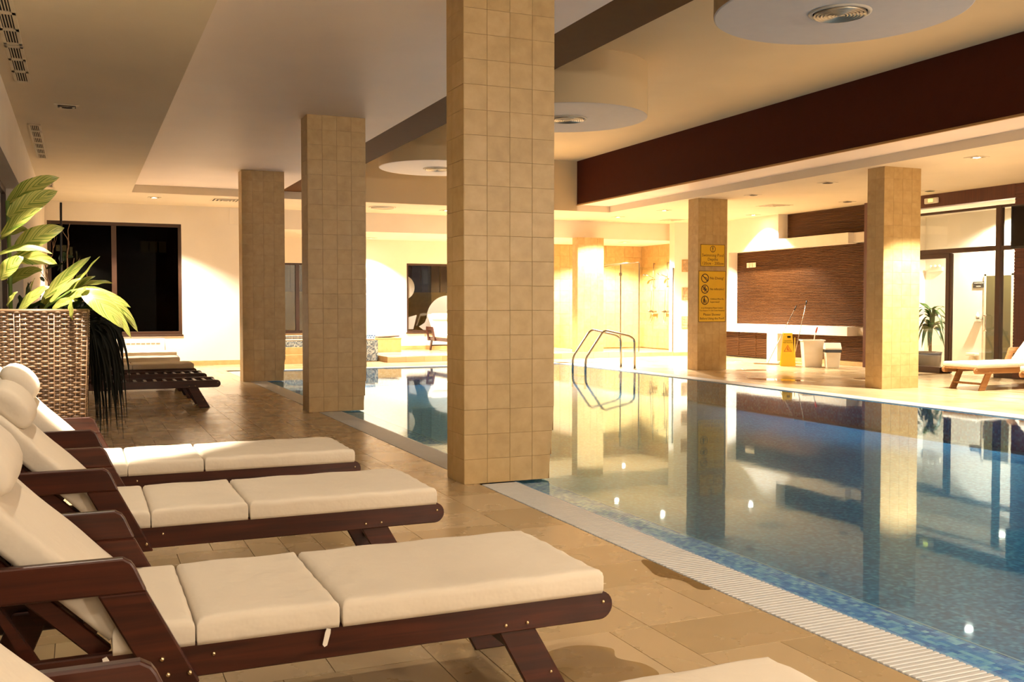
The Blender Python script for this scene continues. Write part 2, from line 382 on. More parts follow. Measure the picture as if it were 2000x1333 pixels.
def chamfer_tile(w, d, t, c=0.003):      # a tile lying flat, centre of its top face at the origin
    m = MB(); a, b = w / 2, d / 2
    vs = [(-a, -b, -t), (a, -b, -t), (a, b, -t), (-a, b, -t), (-a, -b, -c), (a, -b, -c), (a, b, -c), (-a, b, -c),
          (-a + c, -b + c, 0), (a - c, -b + c, 0), (a - c, b - c, 0), (-a + c, b - c, 0)]
    fs = [(8, 9, 10, 11)]
    for i in range(4):
        j = (i + 1) % 4
        fs += [(i, j, 4 + j, 4 + i), (4 + i, 4 + j, 8 + j, 8 + i)]
    return m.add(vs, fs)
def add_tile(m, P, ux, uy, un, w, d, t, c=0.003):   # the same tile in any plane, added to a joined mesh
    q = chamfer_tile(w, d, t, c)
    P = Vector(P); ux = Vector(ux); uy = Vector(uy); un = Vector(un)
    m.add([P + ux * v[0] + uy * v[1] + un * v[2] for v in q.v], q.f)

# ------------------------------------------------------------------ key dimensions
LOW, TRAY, HIGH = 3.47, 3.62, 4.60
XL, XR = -0.66, 15.15
YN, YF = -4.0, 22.7
GX0, GX1, LX1 = 2.65, 2.95, 3.21         # gutter, mosaic ledge
PX1, PX2 = 9.97, 10.30                   # right gutter
PY1, PY2 = 20.30, 20.62                  # far gutter
random.seed(7)

# ------------------------------------------------------------------ floor
fl = MB()
fl.box(XL - 0.3, GX0, YN, YF, -0.35, -0.006)
fl.box(PX2, XR + 0.35, YN, YF, -0.35, -0.006)
fl.box(GX0, PX2, PY2, YF, -0.35, -0.006)
floor = struct(fl.build('floor', 'grout'), 'beige limestone paved pool deck')
_tc = {}
U = 0.182
def pack(x0, x1, y0, y1, sx=1):
    nx = int(round((x1 - x0) / U)); ny = int(round((y1 - y0) / U))
    g = [[False] * ny for _ in range(nx)]; out = []
    for j in range(ny):
        for i in range(nx):
            if g[i][j]: continue
            opts = [(2, 3), (2, 3), (3, 2), (3, 2), (2, 2), (1, 3), (2, 1), (3, 1), (1, 2), (1, 1)]
            first = opts[:5]; random.shuffle(first)
            for a, b in first + opts[5:]:
                if i + a <= nx and j + b <= ny and all(not g[i + k][j + l] for k in range(a) for l in range(b)):
                    for k in range(a):
                        for l in range(b): g[i + k][j + l] = True
                    out.append((x0 + (i + a / 2) * (x1 - x0) / nx, y0 + (j + b / 2) * (y1 - y0) / ny, a * (x1 - x0) / nx, b * (y1 - y0) / ny)); break
    return out
tiles = pack(XL, GX0, 1.09, YF)
tiles.sort(key=lambda t: t[1])
near, rest = tiles[:300], tiles[300:]
for (x, y, a, b) in near:
    key = (round(a, 3), round(b, 3))
    if key not in _tc: _tc[key] = chamfer_tile(a - 0.003, b - 0.003, 0.02, 0.0006).mesh('floor_tile')
    obj('floor_tile', _tc[key], 'floor_tile', floor, (x, y, 0))
ft = MB()
for (x, y, a, b) in rest + pack(XL, GX0, YN, 1.09) + pack(PX2, XR + 0.25, YN, YF) + pack(GX0, PX2, PY2, YF):
    add_tile(ft, (x, y, 0), (1, 0, 0), (0, 1, 0), (0, 0, 1), a - 0.003, b - 0.003, 0.02, 0.0006)
tag(ft.build('floor_paving', 'floor_tile_island', floor, fix=False), kind='stuff')

# ------------------------------------------------------------------ pool
pool = tag(empty('swimming_pool', (6.5, 9, 0)), 'large sunken blue mosaic swimming pool between the rows of pillars', 'pool')
def pl(name, mb, mat): 
    o = mb.build(name, mat, pool); o.location = (-6.5, -9, 0); return o
D = -0.38
pl('pool_floor', B(LX1, PX1, YN, PY1, D - 0.1, D), 'pool')
pl('pool_wall', B(LX1 - 0.05, LX1, YN, PY1, D, -0.032), 'pool')
pl('pool_wall', B(PX1 - 0.05, PX1, YN, PY1, D, -0.012), 'pool')
pl('pool_wall', B(LX1, PX1, PY1 - 0.05, PY1, D, -0.012), 'pool')
pl('pool_wall', B(LX1, PX1, YN - 0.05, YN, D, -0.012), 'pool')
pl('mosaic_ledge_bed', B(GX1, LX1, YN, PY1, -0.2, -0.034), 'sill')
ml = MB(); c = 0.026
nx = 10; ny = int((12.0 - 1.5) / c)
for i in range(nx):
    for j in range(ny):
        add_tile(ml, (GX1 + 0.004 + (i + .5) * c * 0.985, 1.5 + (j + .5) * c, -0.03), (1, 0, 0), (0, 1, 0), (0, 0, 1), c - 0.002, c - 0.002, 0.004, 0.0005)
for j in range(60):
    for i in range(5):
        add_tile(ml, (GX1 + 0.004 + (i + .5) * 0.0512, 12.0 + (j + .5) * 0.138, -0.03), (1, 0, 0), (0, 1, 0), (0, 0, 1), 0.049, 0.135, 0.004, 0.0005)
tag(pl('mosaic_ledge', ml, 'mosaic_ledge'), kind='stuff'); 
pl('ledge_edge_strip', B(LX1 - 0.006, LX1 + 0.002, YN, PY1, -0.06, -0.0275), 'grate')
pl('pool_lip', B(GX1 - 0.012, GX1 + 0.006, YN, PY1, -0.2, -0.004), 'mosaic_blue')
pl('pool_lip', B(PX1 - 0.006, PX1 + 0.012, YN, PY1, -0.2, -0.002), 'grate')
pl('pool_lip', B(GX1, PX1, PY1 - 0.006, PY1 + 0.012, -0.2, -0.002), 'grate')
wt = B(GX1 - 0.002, PX1, YN, PY1, -0.0135, -0.0130)
wt = MB().add([(GX1 - 0.002, YN, -0.012), (PX1, YN, -0.012), (PX1, PY1, -0.012), (GX1 - 0.002, PY1, -0.012)], [(0, 1, 2, 3)])
tag(wt.build('pool_water', 'water'), 'still clear blue pool water mirroring the room', 'water')

PILL = [(2.54, 3.26, 6.74, 7.10), (2.54, 3.26, 12.10, 12.46), (2.54, 3.26, 17.46, 17.82)]
def in_pillar(y): return any(p[2] - 0.02 < y < p[3] + 0.02 for p in PILL)
gr = tag(empty('overflow_grating', (2.8, 8, 0)), 'white slatted overflow grating along the left pool edge', 'grating')
def grp(name, mb, mat, kind=None):
    o = mb.build(name, mat, gr, fix=False); o.location = (-2.8, -8, 0)
    if kind: o['kind'] = kind
    return o
segs = [(YN, 6.72), (7.12, 12.08), (12.48, 17.44), (17.84, PY1)]
ch = MB(); rl = MB()
for a, b in segs:
    ch.box(GX0, GX1 - 0.012, a, b, -0.14, -0.10)
    for x in (GX0 + 0.008, (GX0 + GX1) / 2, GX1 - 0.024): rl.box(x - 0.005, x + 0.005, a, b, -0.03, -0.012)
grp('channel', ch, 'pillar_grout'); grp('carrier_rail', rl, 'grate')
pitch = 0.0305; rest_s = MB(); cnt = 0; y = 1.6
sm_ = MB().box(-0.138, 0.138, -0.0115, 0.0115, -0.014, 0).mesh('grating_slat', bevel=0.003)
for p in sm_.polygons: p.use_smooth = False
while y < PY1:
    if not in_pillar(y):
        if cnt < 300:
            obj('grating_slat', sm_, 'grate', gr, (0.0, y - 8, 0)); cnt += 1
        else:
            rest_s.box(GX0 + 0.01, GX1 - 0.014, y - 0.0115, y + 0.0115, -0.014, 0)
    y += pitch
grp('grating_slats', rest_s, 'grate', 'stuff')
g2 = tag(empty('overflow_grating', (10.13, 8, 0)), 'white slatted overflow grating along the right pool edge by the ladder', 'grating')
m2 = MB(); y = 5.0
while y < PY1: m2.box(PX1 + 0.014, PX2 - 0.004, y - 0.0115, y + 0.0115, -0.014, 0); y += pitch
o = m2.build('grating_slats', 'grate', g2, fix=False); o.location = (-10.13, -8, 0); o['kind'] = 'stuff'
o = B(PX1 + 0.012, PX2, YN, PY2, -0.14, -0.10).build('channel', 'pillar_grout', g2); o.location = (-10.13, -8, 0)
g3 = tag(empty('overflow_grating', (6.5, 20.46, 0)), 'white slatted overflow grating along the far pool edge', 'grating')
m3 = MB(); x = GX1
while x < PX1: m3.box(x - 0.0115, x + 0.0115, PY1 + 0.014, PY2 - 0.004, -0.014, 0); x += pitch
o = m3.build('grating_slats', 'grate', g3, fix=False); o.location = (-6.5, -20.46, 0); o['kind'] = 'stuff'
o = B(GX0, PX1, PY1 + 0.06, PY2, -0.14, -0.10).build('channel', 'pillar_grout', g3); o.location = (-6.5, -20.46, 0)

# ------------------------------------------------------------------ ceiling
TX0, TX1, TY = 0.92, 11.30, 20.40
SX0, SX1 = 3.74, 4.30          # brown strip
FX = 10.46                     # right fascia
ceil = struct(empty('ceiling', (6, 9, 3.47)), 'stepped plaster ceiling with a raised brown edged coffer over the pool')
def ce(name, mb, mat, bevel=0):
    o = mb.build(name, mat, ceil, bevel=bevel); o.location = (-6, -9, -3.47); return o
lo = MB()
lo.box(XL - 0.3, TX0, YN, YF, LOW, 5.0)
lo.box(TX0, TX1, TY, YF, LOW, 5.0)
lo.box(TX1, XR + 0.6, YN, YF, LOW, 5.0)
ce('low_ceiling', lo, 'tan')
ce('tray_ceiling', MB().box(TX0, SX0, YN, TY, TRAY, 5.0).box(FX, TX1, YN, TY, TRAY - 0.01, 5.0), 'tray')
ce('brown_soffit_strip', B(SX0, SX1, YN, TY, TRAY, 5.0), 'brown_strip')
ce('brown_fascia', B(FX - 0.02, FX, YN, TY, TRAY, HIGH), 'brown')
ce('fascia_lit_edge', B(FX - 0.03, FX + 0.01, YN, TY, TRAY - 0.03, TRAY), 'ochre')  # ochre strip paints the light caught by the fascia's lower edge
ce('high_ceiling', B(SX1, FX, YN, TY, HIGH, 5.0), 'high')
ce('coffer_end', B(SX1, FX - 0.02, TY - 0.02, TY, LOW, HIGH), 'high')
ce('alcove_ceiling', B(3.4, XR + 0.5, YF, 25.7, 3.03, 5.0), 'plaster')
DISCS = [(6.21, 7.03), (6.24, 12.47), (6.23, 17.95)]
for (x, y) in DISCS:
    ce('ceiling_disc', MB().lathe([(0.001, 3.9), (1.085, 3.9), (1.098, 3.906)], (x, y, 0), 96, smooth=False), 'disc')
    ce('disc_side', MB().lathe([(1.098, 3.906), (1.10, 3.91), (1.10, HIGH + 0.01)], (x, y, 0), 96), 'high')
def ring_diffuser(x, y, z, R, label, group, n=7):
    t = tag(empty('ceiling_diffuser', (x, y, z)), label, 'vent', group)
    MB().lathe([(R * 1.0, -0.001), (R * 0.99, -0.012), (R * 0.90, -0.016), (R * 0.86, -0.004)], (0, 0, 0), 40).build('rim', 'vent_white', t)
    MB().lathe([(0.001, -0.001), (R * 0.86, -0.001)], (0, 0, 0), 40).build('throat', 'dark', t)
    for k in range(n):
        r = R * (0.82 - 0.68 * k / (n - 1))
        MB().lathe([(r, -0.004), (r + 0.006, -0.03), (r - 0.004, -0.032), (r - 0.022, -0.006)], (0, 0, 0), 36).build('ring', 'vent_metal', t)
    MB().lathe([(0.001, -0.03), (R * 0.10, -0.03), (R * 0.12, -0.02)], (0, 0, 0), 24).build('hub', 'vent_metal', t)
    return t
for (x, y), lb in zip(DISCS, ('round ringed air diffuser in the nearest, largest ceiling disc', 'round ringed air diffuser in the middle ceiling disc behind the near pillar', 'round ringed air diffuser in the farthest ceiling disc')):
    ring_diffuser(x, y, 3.9, 0.27, lb, 'ringed diffusers in the ceiling discs')
ring_diffuser(6.11, 21.28, LOW, 0.30, 'round ringed air diffuser in the low ceiling beyond the pool', None)

# ------------------------------------------------------------------ walls
wf = MB()
Wx0, Wx1, Wz0, Wz1 = -0.62, 2.02, 0.68, 3.07
wf.box(XL - 0.25, Wx0, YF, YF + 0.25, 0, LOW).box(Wx1, 3.45, YF, YF + 0.25, 0, LOW)
wf.box(Wx0, Wx1, YF, YF + 0.25, 0, Wz0).box(Wx0, Wx1, YF, YF + 0.25, Wz1, LOW)
struct(wf.build('wall_far', 'plaster'), 'cream plastered far wall with the dark corner window')
tag(struct(B(XL, 3.45, YF - 0.015, YF, 0, 0.10).build('baseboard_far', 'pillar_tile')))
AY = 25.40
wa = MB()
A2 = (4.20, 6.30, 0.63, 2.39); A3 = (7.95, 10.10, 0.60, 2.43)
xs = [3.45, A2[0], A2[1], A3[0], A3[1], 12.1]
for a, b in ((xs[0], xs[1]), (xs[2], xs[3]), (xs[4], xs[5])): wa.box(a, b, AY, AY + 0.25, 0, 3.03)
for q in (A2, A3): wa.box(q[0], q[1], AY, AY + 0.25, 0, q[2]).box(q[0], q[1], AY, AY + 0.25, q[3], 3.03)
wa.box(3.25, 3.45, YF + 0.25, AY + 0.25, 0, 3.03)
struct(wa.build('wall_alcove', 'plaster'), 'cream plastered wall at the back of the hot tub alcove')
struct(B(6.5, 12.1, AY - 0.015, AY, 0.13, 0.24).build('baseboard_alcove', 'pillar_tile'))
# shower walls
ws = MB().box(12.0, XR + 0.4, 25.25, 25.5, 0, 3.03)
wss = struct(B(15.06, XR + 0.4, 22.4, 25.25, 0, 3.03).build('wall_shower_side', 'pillar_tile'), 'stone tiled side wall of the shower')
wsh = struct(ws.build('wall_shower', 'pillar_tile'), 'stone tiled back wall of the shower')
st = MB(); st2 = MB()
for i in range(10):
    for j in range(9):
        add_tile(st, (12.1 + (i + .5) * 0.2955, 25.23, 0.10 + (j + .5) * 0.3255), (1, 0, 0), (0, 0, 1), (0, -1, 0), 0.2925, 0.3225, 0.02, 0.002)
        if i < 9: add_tile(st2, (15.04, 22.4 + (i + .5) * 0.3133, 0.10 + (j + .5) * 0.3255), (0, 1, 0), (0, 0, 1), (-1, 0, 0), 0.310, 0.3225, 0.02, 0.002)
tag(st.build('wall_tiles', 'pillar_tile_island', wsh, fix=True), kind='stuff'); tag(st2.build('wall_tiles', 'pillar_tile_island', wss, fix=True), kind='stuff')
wp = struct(B(14.2, XR, 22.15, 22.4, 0, LOW).build('wall_partition', 'plaster'), 'cream partition wall beside the shower with three square stone plaques')
struct(B(14.19, XR, 22.135, 22.15, 0, 0.09).build('baseboard_partition', 'pillar_tile'))
for k, (z0, lb) in enumerate(((2.19, 'top square veined stone plaque on the wall beside the shower'), (1.46, 'middle square veined stone plaque on the wall beside the shower'), (0.71, 'bottom square veined stone plaque on the wall beside the shower'))):
    t = tag(empty('stone_plaque', (14.58, 22.15, z0)), lb, 'wall panel', 'square stone plaques beside the shower')
    B(-0.16, 0.16, -0.03, 0.0, 0, 0.32).build('panel_frame', 'ochre', t, bevel=0.003)
    for q in range(4): B(-0.15, 0.15, -0.038, -0.028, 0.012 + q * 0.075, 0.08 + q * 0.075).build('panel_strip', 'plaque', t, bevel=0.002)
# right wall
X0, X1 = XR, 15.42
wr = MB()
wr.box(15.46, 15.8, 16.0, YF, 0, LOW)
wr.box(X0, 15.46, 21.12, 22.4, 0.85, LOW)
wr.box(X0, 15.46, 19.16, 21.12, 2.65, LOW)
wr.box(X0, 15.46, 16.82, 19.16, 2.65, 2.88)
wr.box(15.30, 15.46, 16.42, 16.82, 2.67, 2.88)
wr.box(X0, 15.46, 16.82, 22.4, 0.65, 0.85)
wr.box(X0, 15.46, 19.16, 19.55, 0, 0.65)
wr.box(X0, 15.46, 21.6, 22.4, 0, 0.65)
wallr = struct(wr.build('wall_right', 'plaster'), 'cream plaster wall with projecting bands around brown slatted panels')
def slats(name, y0, y1, z0, z1, x=X1, pitch=0.038, seams=()):
    m = MB(); n = max(1, int(round((z1 - z0) / pitch))); h = (z1 - z0) / n
    ys = [y0] + list(seams) + [y1]
    for a, b in zip(ys[:-1], ys[1:]):
        for i in range(n):
            z = z0 + i * h
            m.prism([(x + 0.03, z + 0.002), (x + 0.003, z + 0.003), (x - 0.001, z + h * 0.45), (x + 0.001, z + h - 0.005), (x + 0.010, z + h - 0.0045), (x + 0.010, z + h), (x + 0.03, z + h)], 0, 0.001, 'Y')
            # rebuild as a long slat
            vs = m.v[-14:]; m.v = m.v[:-14]; fs = m.f[-9:]; m.f = m.f[:-9]; m.sm = m.sm[:-9]
            m.v += [(p[0], a + 0.002 if p[1] < 0.0005 else b - 0.002, p[2]) for p in vs]
            m.f += fs; m.sm += [False] * 9
    o = m.build(name, 'slat', wallr); o['kind'] = 'stuff'; return o
slats('slat_cladding', 16.42, 21.12, 0.85, 2.65, seams=(18.72,))
slats('slat_cladding', 16.42, 19.16, 2.88, LOW)
slats('slat_cladding', 16.42, 19.16, 0.09, 0.65)
B(15.40, 15.46, 16.42, 19.16, 0, 0.09).build('skirting', 'pillar_tile', wallr)
B(15.22, 15.46, 15.9, 16.42, 0, LOW).build('wood_pilaster', 'redwood', wallr)
gl_ = tag(empty('wall_grille', (15.34, 20.57, 0)), 'brown louvred grille under the white ledge beside the sign pillar', 'grille')
gb = B(0.02, 0.10, -1.02, 1.03, 0.03, 0.65).build('backing', 'slat', gl_)
for k in range(14):
    B(-0.012, 0.02, -1.02, 1.03, 0.04 + k * 0.0425, 0.072 + k * 0.0425).build('louvre', 'slat', gl_)
for yy in (-1.02, -0.36, 0.34, 1.0): B(-0.018, 0.02, yy, yy + 0.03, 0.03, 0.65).build('stile', 'slat', gl_)
sw = tag(empty('wall_switches', (15.40, 20.5, 2.26)), 'row of three white switch plates on the brown slatted wall', 'switch')
for k in range(3): 
    pt = B(-0.02, 0.0, -0.18 + k * 0.125, -0.07 + k * 0.125, 0, 0.12).build('switch_plate', 'whitep', sw, bevel=0.004)
    B(-0.026, -0.018, -0.15 + k * 0.125, -0.10 + k * 0.125, 0.035, 0.085).build('rocker', 'whitep', pt, bevel=0.002)
# wall beyond the glazing, toward the camera
wr2 = struct(MB().box(15.24, 15.6, YN, 12.72, 0, LOW).build('wall_right_near', 'redwood'), 'dark red slatted wall right of the glass door')
m = MB()
for i in range(58): m.prism([(15.24, 0.02 + i * 0.0593), (15.225, 0.025 + i * 0.0593), (15.22, 0.05 + i * 0.0593), (15.225, 0.073 + i * 0.0593), (15.24, 0.074 + i * 0.0593)], 5.0, 12.715, 'Y') if False else m.box(15.222, 15.242, 6.0, 12.72, 0.02 + i * 0.0593, 0.072 + i * 0.0593)
o = m.build('slat_cladding', 'redwood', wr2); o['kind'] = 'stuff'
# left wall with long dark window
wl = MB()
LY0, LY1, LZ0, LZ1 = 0.5, 14.0, 0.45, 2.77
wl.box(XL - 0.3, XL, YN, LY0, 0, LOW).box(XL - 0.3, XL, LY1, YF + 0.25, 0, LOW)
wl.box(XL - 0.3, XL, LY0, LY1, 0, LZ0).box(XL - 0.3, XL, LY0, LY1, LZ1, LOW)
struct(wl.build('wall_left', 'plaster'), 'cream plastered left wall with a long recessed window')
struct(B(XL - 0.3, XR + 0.8, YN - 0.2, YN, 0, 5.0).build('wall_back', 'plaster'), 'cream plastered wall behind the camera')

# ------------------------------------------------------------------ windows
def window(name, x0, x1, z0, z1, y, mull, label, th=0.07, pane='glass'):
    t = struct(empty(name, ((x0 + x1) / 2, y, z0)), label)
    cx = (x0 + x1) / 2
    def p(n, mb, mat): 
        o = mb.build(n, mat, t, bevel=0 if mat.startswith('glass') else 0.004); o.location = (-cx, -y, -z0); return o
    d0, d1 = y + 0.02, y + 0.09
    p('frame', MB().box(x0, x1, d0, d1, z1 - th, z1), 'frame'); p('frame', B(x0, x1, d0, d1, z0, z0 + th), 'frame')
    p('frame', B(x0, x0 + th, d0, d1, z0 + th, z1 - th), 'frame'); p('frame', B(x1 - th, x1, d0, d1, z0 + th, z1 - th), 'frame')
    xx = [x0 + th] + mull + [x1 - th]
    for q in mull: p('mullion', B(q - 0.05, q + 0.05, d0, d1, z0 + th, z1 - th), 'frame')
    for a, b in zip(xx[:-1], xx[1:]): p('pane', B(a, b, y + 0.05, y + 0.056, z0 + th, z1 - th), pane)
    p('sill', B(x0 - 0.02, x1 + 0.02, y - 0.03, y + 0.02, z0 - 0.035, z0), 'frame')
    return t
window('window_1', Wx0, Wx1, Wz0, Wz1, YF, [0.66], 'dark brown framed window with two big panes in the far left corner', pane='glass_tint')
window('window_2', A2[0], A2[1], A2[2], A2[3], AY, [5.06], 'brown framed alcove window seen between the two farther pillars', 0.05)
w3 = window('window_3', A3[0], A3[1], A3[2], A3[3], AY, [], 'brown framed alcove window with white film circles left of the near pillar', 0.05)
def film(pts, nm='film_shape'):
    m = MB().prism(pts, AY + 0.044, AY + 0.0495, 'Y'); o = m.build(nm, 'film', w3); o.location = (-(A3[0] + A3[1]) / 2, -AY, -A3[2])
def arc(cx, cz, r, a0, a1, n=20): return [(cx + r * math.cos(math.radians(a0 + (a1 - a0) * i / n)), cz + r * math.sin(math.radians(a0 + (a1 - a0) * i / n))) for i in range(n + 1)]
film([(8.0, 2.16)] + [(max(8.0, x), z) for x, z in arc(7.85, 1.79, 0.33, 70, -70)] + [(8.0, 1.40)])
film(arc(9.12, 0.98, 0.60, 180, 8, 30) + [(9.6, 0.66), (8.42, 0.66), (8.30, 0.75), (8.46, 0.85)])
film([(8.0, 0.68), (8.14, 0.68), (8.24, 1.06), (8.0, 1.0)])
# long side window
w4 = struct(empty('window_4', (XL, 7.2, LZ0)), 'long dark recessed window in the left wall behind the planter')
def w4p(n, mb, mat): o = mb.build(n, mat, w4, bevel=0.004 if mat != 'glass' else 0); o.location = (-XL, -7.2, -LZ0)
xg = XL - 0.24
w4p('frame', B(xg, xg + 0.06, LY0, LY1, LZ1 - 0.07, LZ1), 'frame_dark'); w4p('frame', B(xg, xg + 0.06, LY0, LY1, LZ0, LZ0 + 0.07), 'frame_dark')
yy = [LY0 + i * (LY1 - LY0) / 6 for i in range(7)]
for q in yy: w4p('mullion', B(xg, xg + 0.06, max(LY0, q - 0.04), min(LY1, q + 0.04), LZ0 + 0.07, LZ1 - 0.07), 'frame_dark')
for a, b in zip(yy[:-1], yy[1:]): w4p('pane', B(xg + 0.025, xg + 0.031, a + 0.04, b - 0.04, LZ0 + 0.07, LZ1 - 0.07), 'glass')

# ------------------------------------------------------------------ glazed partition and glass door on the right
gx = 15.30
w5 = struct(empty('window_5', (gx, 14.4, 0)), 'brown framed glazed partition with a glass door on the right')
def g5(n, mb, mat, par=None): 
    o = mb.build(n, mat, par or w5, bevel=0.004 if mat not in ('glass',) else 0); o.location = (-gx, -14.4, 0); return o
g5('header', B(15.22, 15.42, 12.72, 15.9, 3.22, LOW), 'redwood')
g5('top_rail', B(gx, gx + 0.07, 12.72, 15.9, 3.08, 3.13), 'frame_dark')
g5('transom', B(gx - 0.01, gx + 0.08, 13.17, 15.9, 2.31, 2.40), 'frame_dark')
g5('transom', B(gx - 0.01, gx + 0.08, 14.29, 15.9, 2.22, 2.31), 'frame_dark')
g5('transom', B(gx - 0.01, gx + 0.08, 12.72, 13.07, 2.31, 2.39), 'frame_dark')
g5('post', B(gx - 0.02, gx + 0.09, 13.07, 13.17, 0, 3.13), 'frame_dark')
g5('post', B(gx - 0.01, gx + 0.08, 14.22, 14.31, 0, 2.31), 'frame_dark')
g5('plinth', B(15.18, 15.40, 14.31, 15.9, 0, 0.115), 'frame_dark')
g5('plinth', B(15.24, 15.38, 12.72, 13.07, 0, 0.10), 'frame_dark')
g5('pane', B(gx + 0.03, gx + 0.036, 13.17, 15.9, 2.40, 3.08), 'glass'); g5('pane', B(gx + 0.03, gx + 0.036, 12.72, 13.07, 2.39, 3.08), 'glass')
g5('pane', B(gx + 0.03, gx + 0.036, 14.31, 15.9, 0.115, 2.22), 'glass'); g5('pane', B(gx + 0.03, gx + 0.036, 12.72, 13.07, 0.10, 2.31), 'glass')
d1 = struct(empty('door_1', (gx, 13.7, 0)), 'frameless glass door with a chrome pull handle')
def dp(n, mb, mat, bv=0.0): 
    o = mb.build(n, mat, d1, bevel=bv); o.location = (-gx, -13.7, 0); return o
dp('door_leaf', B(gx + 0.02, gx + 0.03, 13.185, 14.205, 0.01, 2.30), 'glass')
dp('door_stile', B(gx, gx + 0.05, 14.17, 14.215, 0.01, 2.30), 'frame_dark', 0.003)
hp = [(gx + 0.02, 13.40, 0.84), (gx - 0.05, 13.40, 0.84), (gx - 0.065, 13.34, 0.85)] 
dp('door_handle', MB().tube([(gx + 0.02, 13.38, 0.84), (gx - 0.03, 13.38, 0.84), (gx - 0.055, 13.36, 0.845), (gx - 0.06, 13.33, 0.87), (gx - 0.06, 13.33, 1.10), (gx - 0.055, 13.36, 1.125), (gx - 0.03, 13.38, 1.13), (gx + 0.02, 13.38, 1.13)], 0.013, 10), 'chrome')
# corridor beyond the glass
cw = MB().box(17.5, 17.7, 11.0, 17.2, 0, 3.3).box(15.46, 17.5, 16.95, 17.2, 0, 3.3).box(15.6, 17.5, 10.8, 11.0, 0, 3.3)
wc = struct(cw.build('wall_corridor', 'plaster'), 'cream corridor walls behind the glass partition')
struct(MB().box(15.43, 17.7, 10.8, 15.89, 3.3, 3.4).box(15.6, 17.7, 15.89, 17.2, 3.3, 3.4).build('ceiling_corridor', 'plaster'))
fc = struct(B(15.40, 17.7, 10.8, 17.2, -0.1, -0.001).build('floor_corridor', 'floor_tile'))
cd = struct(empty('door_2', (17.5, 14.95, 0)), 'dark olive door in the corridor behind the glass')
o = B(-0.03, 0.0, -0.30, 0.32, 0.12, 1.93).build('door_leaf', 'olive_dark', cd, bevel=0.004)
B(-0.035, 0.0, 0.32, 0.37, 0, 1.97).build('door_frame', 'vent_white', cd); B(-0.035, 0.0, -0.35, -0.30, 0, 1.97).build('door_frame', 'vent_white', cd); B(-0.035, 0.0, -0.35, 0.37, 1.93, 1.98).build('door_frame', 'vent_white', cd)
B(-0.032, 0.0, -0.30, 0.32, 0.0, 0.12).build('kick_plate', 'frame_dark', cd)
ds = tag(empty('door_sign', (17.49, 15.475, 1.75)), 'small black two line sign on the corridor wall behind the glass door', 'sign')
for z, tx in ((0.034, 'TURKISH BATH'), (-0.034, 'SAUNA')):
    p = B(-0.008, 0.0, -0.145, 0.145, z - 0.031, z + 0.031).build('sign_plate', 'black', ds)
    q = obj('lettering', text_mesh(tx, 0.036), 'whitep', p); q.rotation_euler = (math.pi / 2, 0, -math.pi / 2); q.location = (-0.0092, 0, z)
sd = tag(empty('soap_dispenser', (17.49, 15.45, 1.0)), 'small white soap dispenser on a shelf behind the glass door', 'dispenser')
MB().prism([(-0.10, 0.0), (0.0, 0.0), (0.0, 0.02), (-0.10, 0.02)], -0.10, 0.10, 'Y').build('shelf', 'chrome', sd)
MB().lathe([(0.001, 0.02), (0.035, 0.02), (0.035, 0.12), (0.012, 0.14), (0.012, 0.17), (0.001, 0.17)], (-0.05, 0, 0), 16).build('bottle', 'whitep', sd)
bx = tag(empty('waste_fitting', (17.49, 15.55, 0.14)), 'low white wall fitting with a stem behind the glass door', 'fitting')
MB().prism([(-0.14, 0.10), (0.0, 0.10), (0.0, 0.16), (-0.14, 0.16)], -0.12, 0.12, 'Y').build('basin', 'whitep', bx, bevel=0.01); MB().tube([(-0.05, 0, 0.11), (-0.05, 0, 0.0), (-0.01, 0, -0.01)], 0.03, 10).build('stem', 'whitep', bx)
el = tag(empty('corridor_emergency_lamp', (17.49, 16.60, 2.12)), 'small white emergency lamp on the corridor wall above the potted plant', 'lamp')
B(-0.06, 0.0, -0.19, 0.19, -0.05, 0.04).build('lamp_housing', 'whitep', el, bevel=0.008)
for yy in (-0.12, 0.0, 0.12): MB().ball((-0.07, yy, 0.06), 0.035, 10, 6).build('lamp_head', 'whitep', el)

# ------------------------------------------------------------------ stepped platform, hot tub
pf = MB().box(6.43, 13.1, 22.05, YF + 0.05, -0.01, 0.13).box(6.43, 12.1, YF + 0.05, AY, -0.01, 0.13).box(12.1, 15.04, YF, 25.23, -0.01, 0.07)
pfo = struct(pf.build('floor_platform', 'pillar_grout'), 'raised stone step at the back of the pool hall')
pt = MB()
for i in range(15):
    w_ = (13.1 - 6.43) / 15; x = 6.43 + (i + .5) * w_
    add_tile(pt, (x, 22.045, 0.0625), (1, 0, 0), (0, 0, 1), (0, -1, 0), w_ - 0.004, 0.12, 0.01, 0.002)
    for j in range(8):
        y = 22.05 + (j + .5) * 0.41
        if x > 12.1 and y > YF: continue
        add_tile(pt, (x, y, 0.135), (1, 0, 0), (0, 1, 0), (0, 0, 1), w_ - 0.004, 0.406, 0.01, 0.002)
tag(pt.build('step_tiles', 'floor_tile_island', pfo), kind='stuff')
ht = tag(empty('hot_tub', (5.2, 23.6, 0)), 'mosaic clad hot tub with a white rim in the far alcove', 'hot tub')
def hp_(n, mb, mat, kind=None, bv=0): 
    o = mb.build(n, mat, ht, bevel=bv); o.location = (-5.2, -23.6, 0)
    if kind: o['kind'] = kind
hp_('tub_body', MB().box(3.6, 6.42, 22.80, 23.05, 0, 0.5).box(6.17, 6.42, 23.05, 24.6, 0, 0.5).box(3.6, 6.17, 24.35, 24.6, 0, 0.62).box(3.6, 3.85, 23.05, 24.35, 0, 0.5).box(3.85, 6.17, 23.05, 24.35, 0, 0.2), 'pillar_grout')
mt = MB(); mb2 = MB(); cc = 0.0256
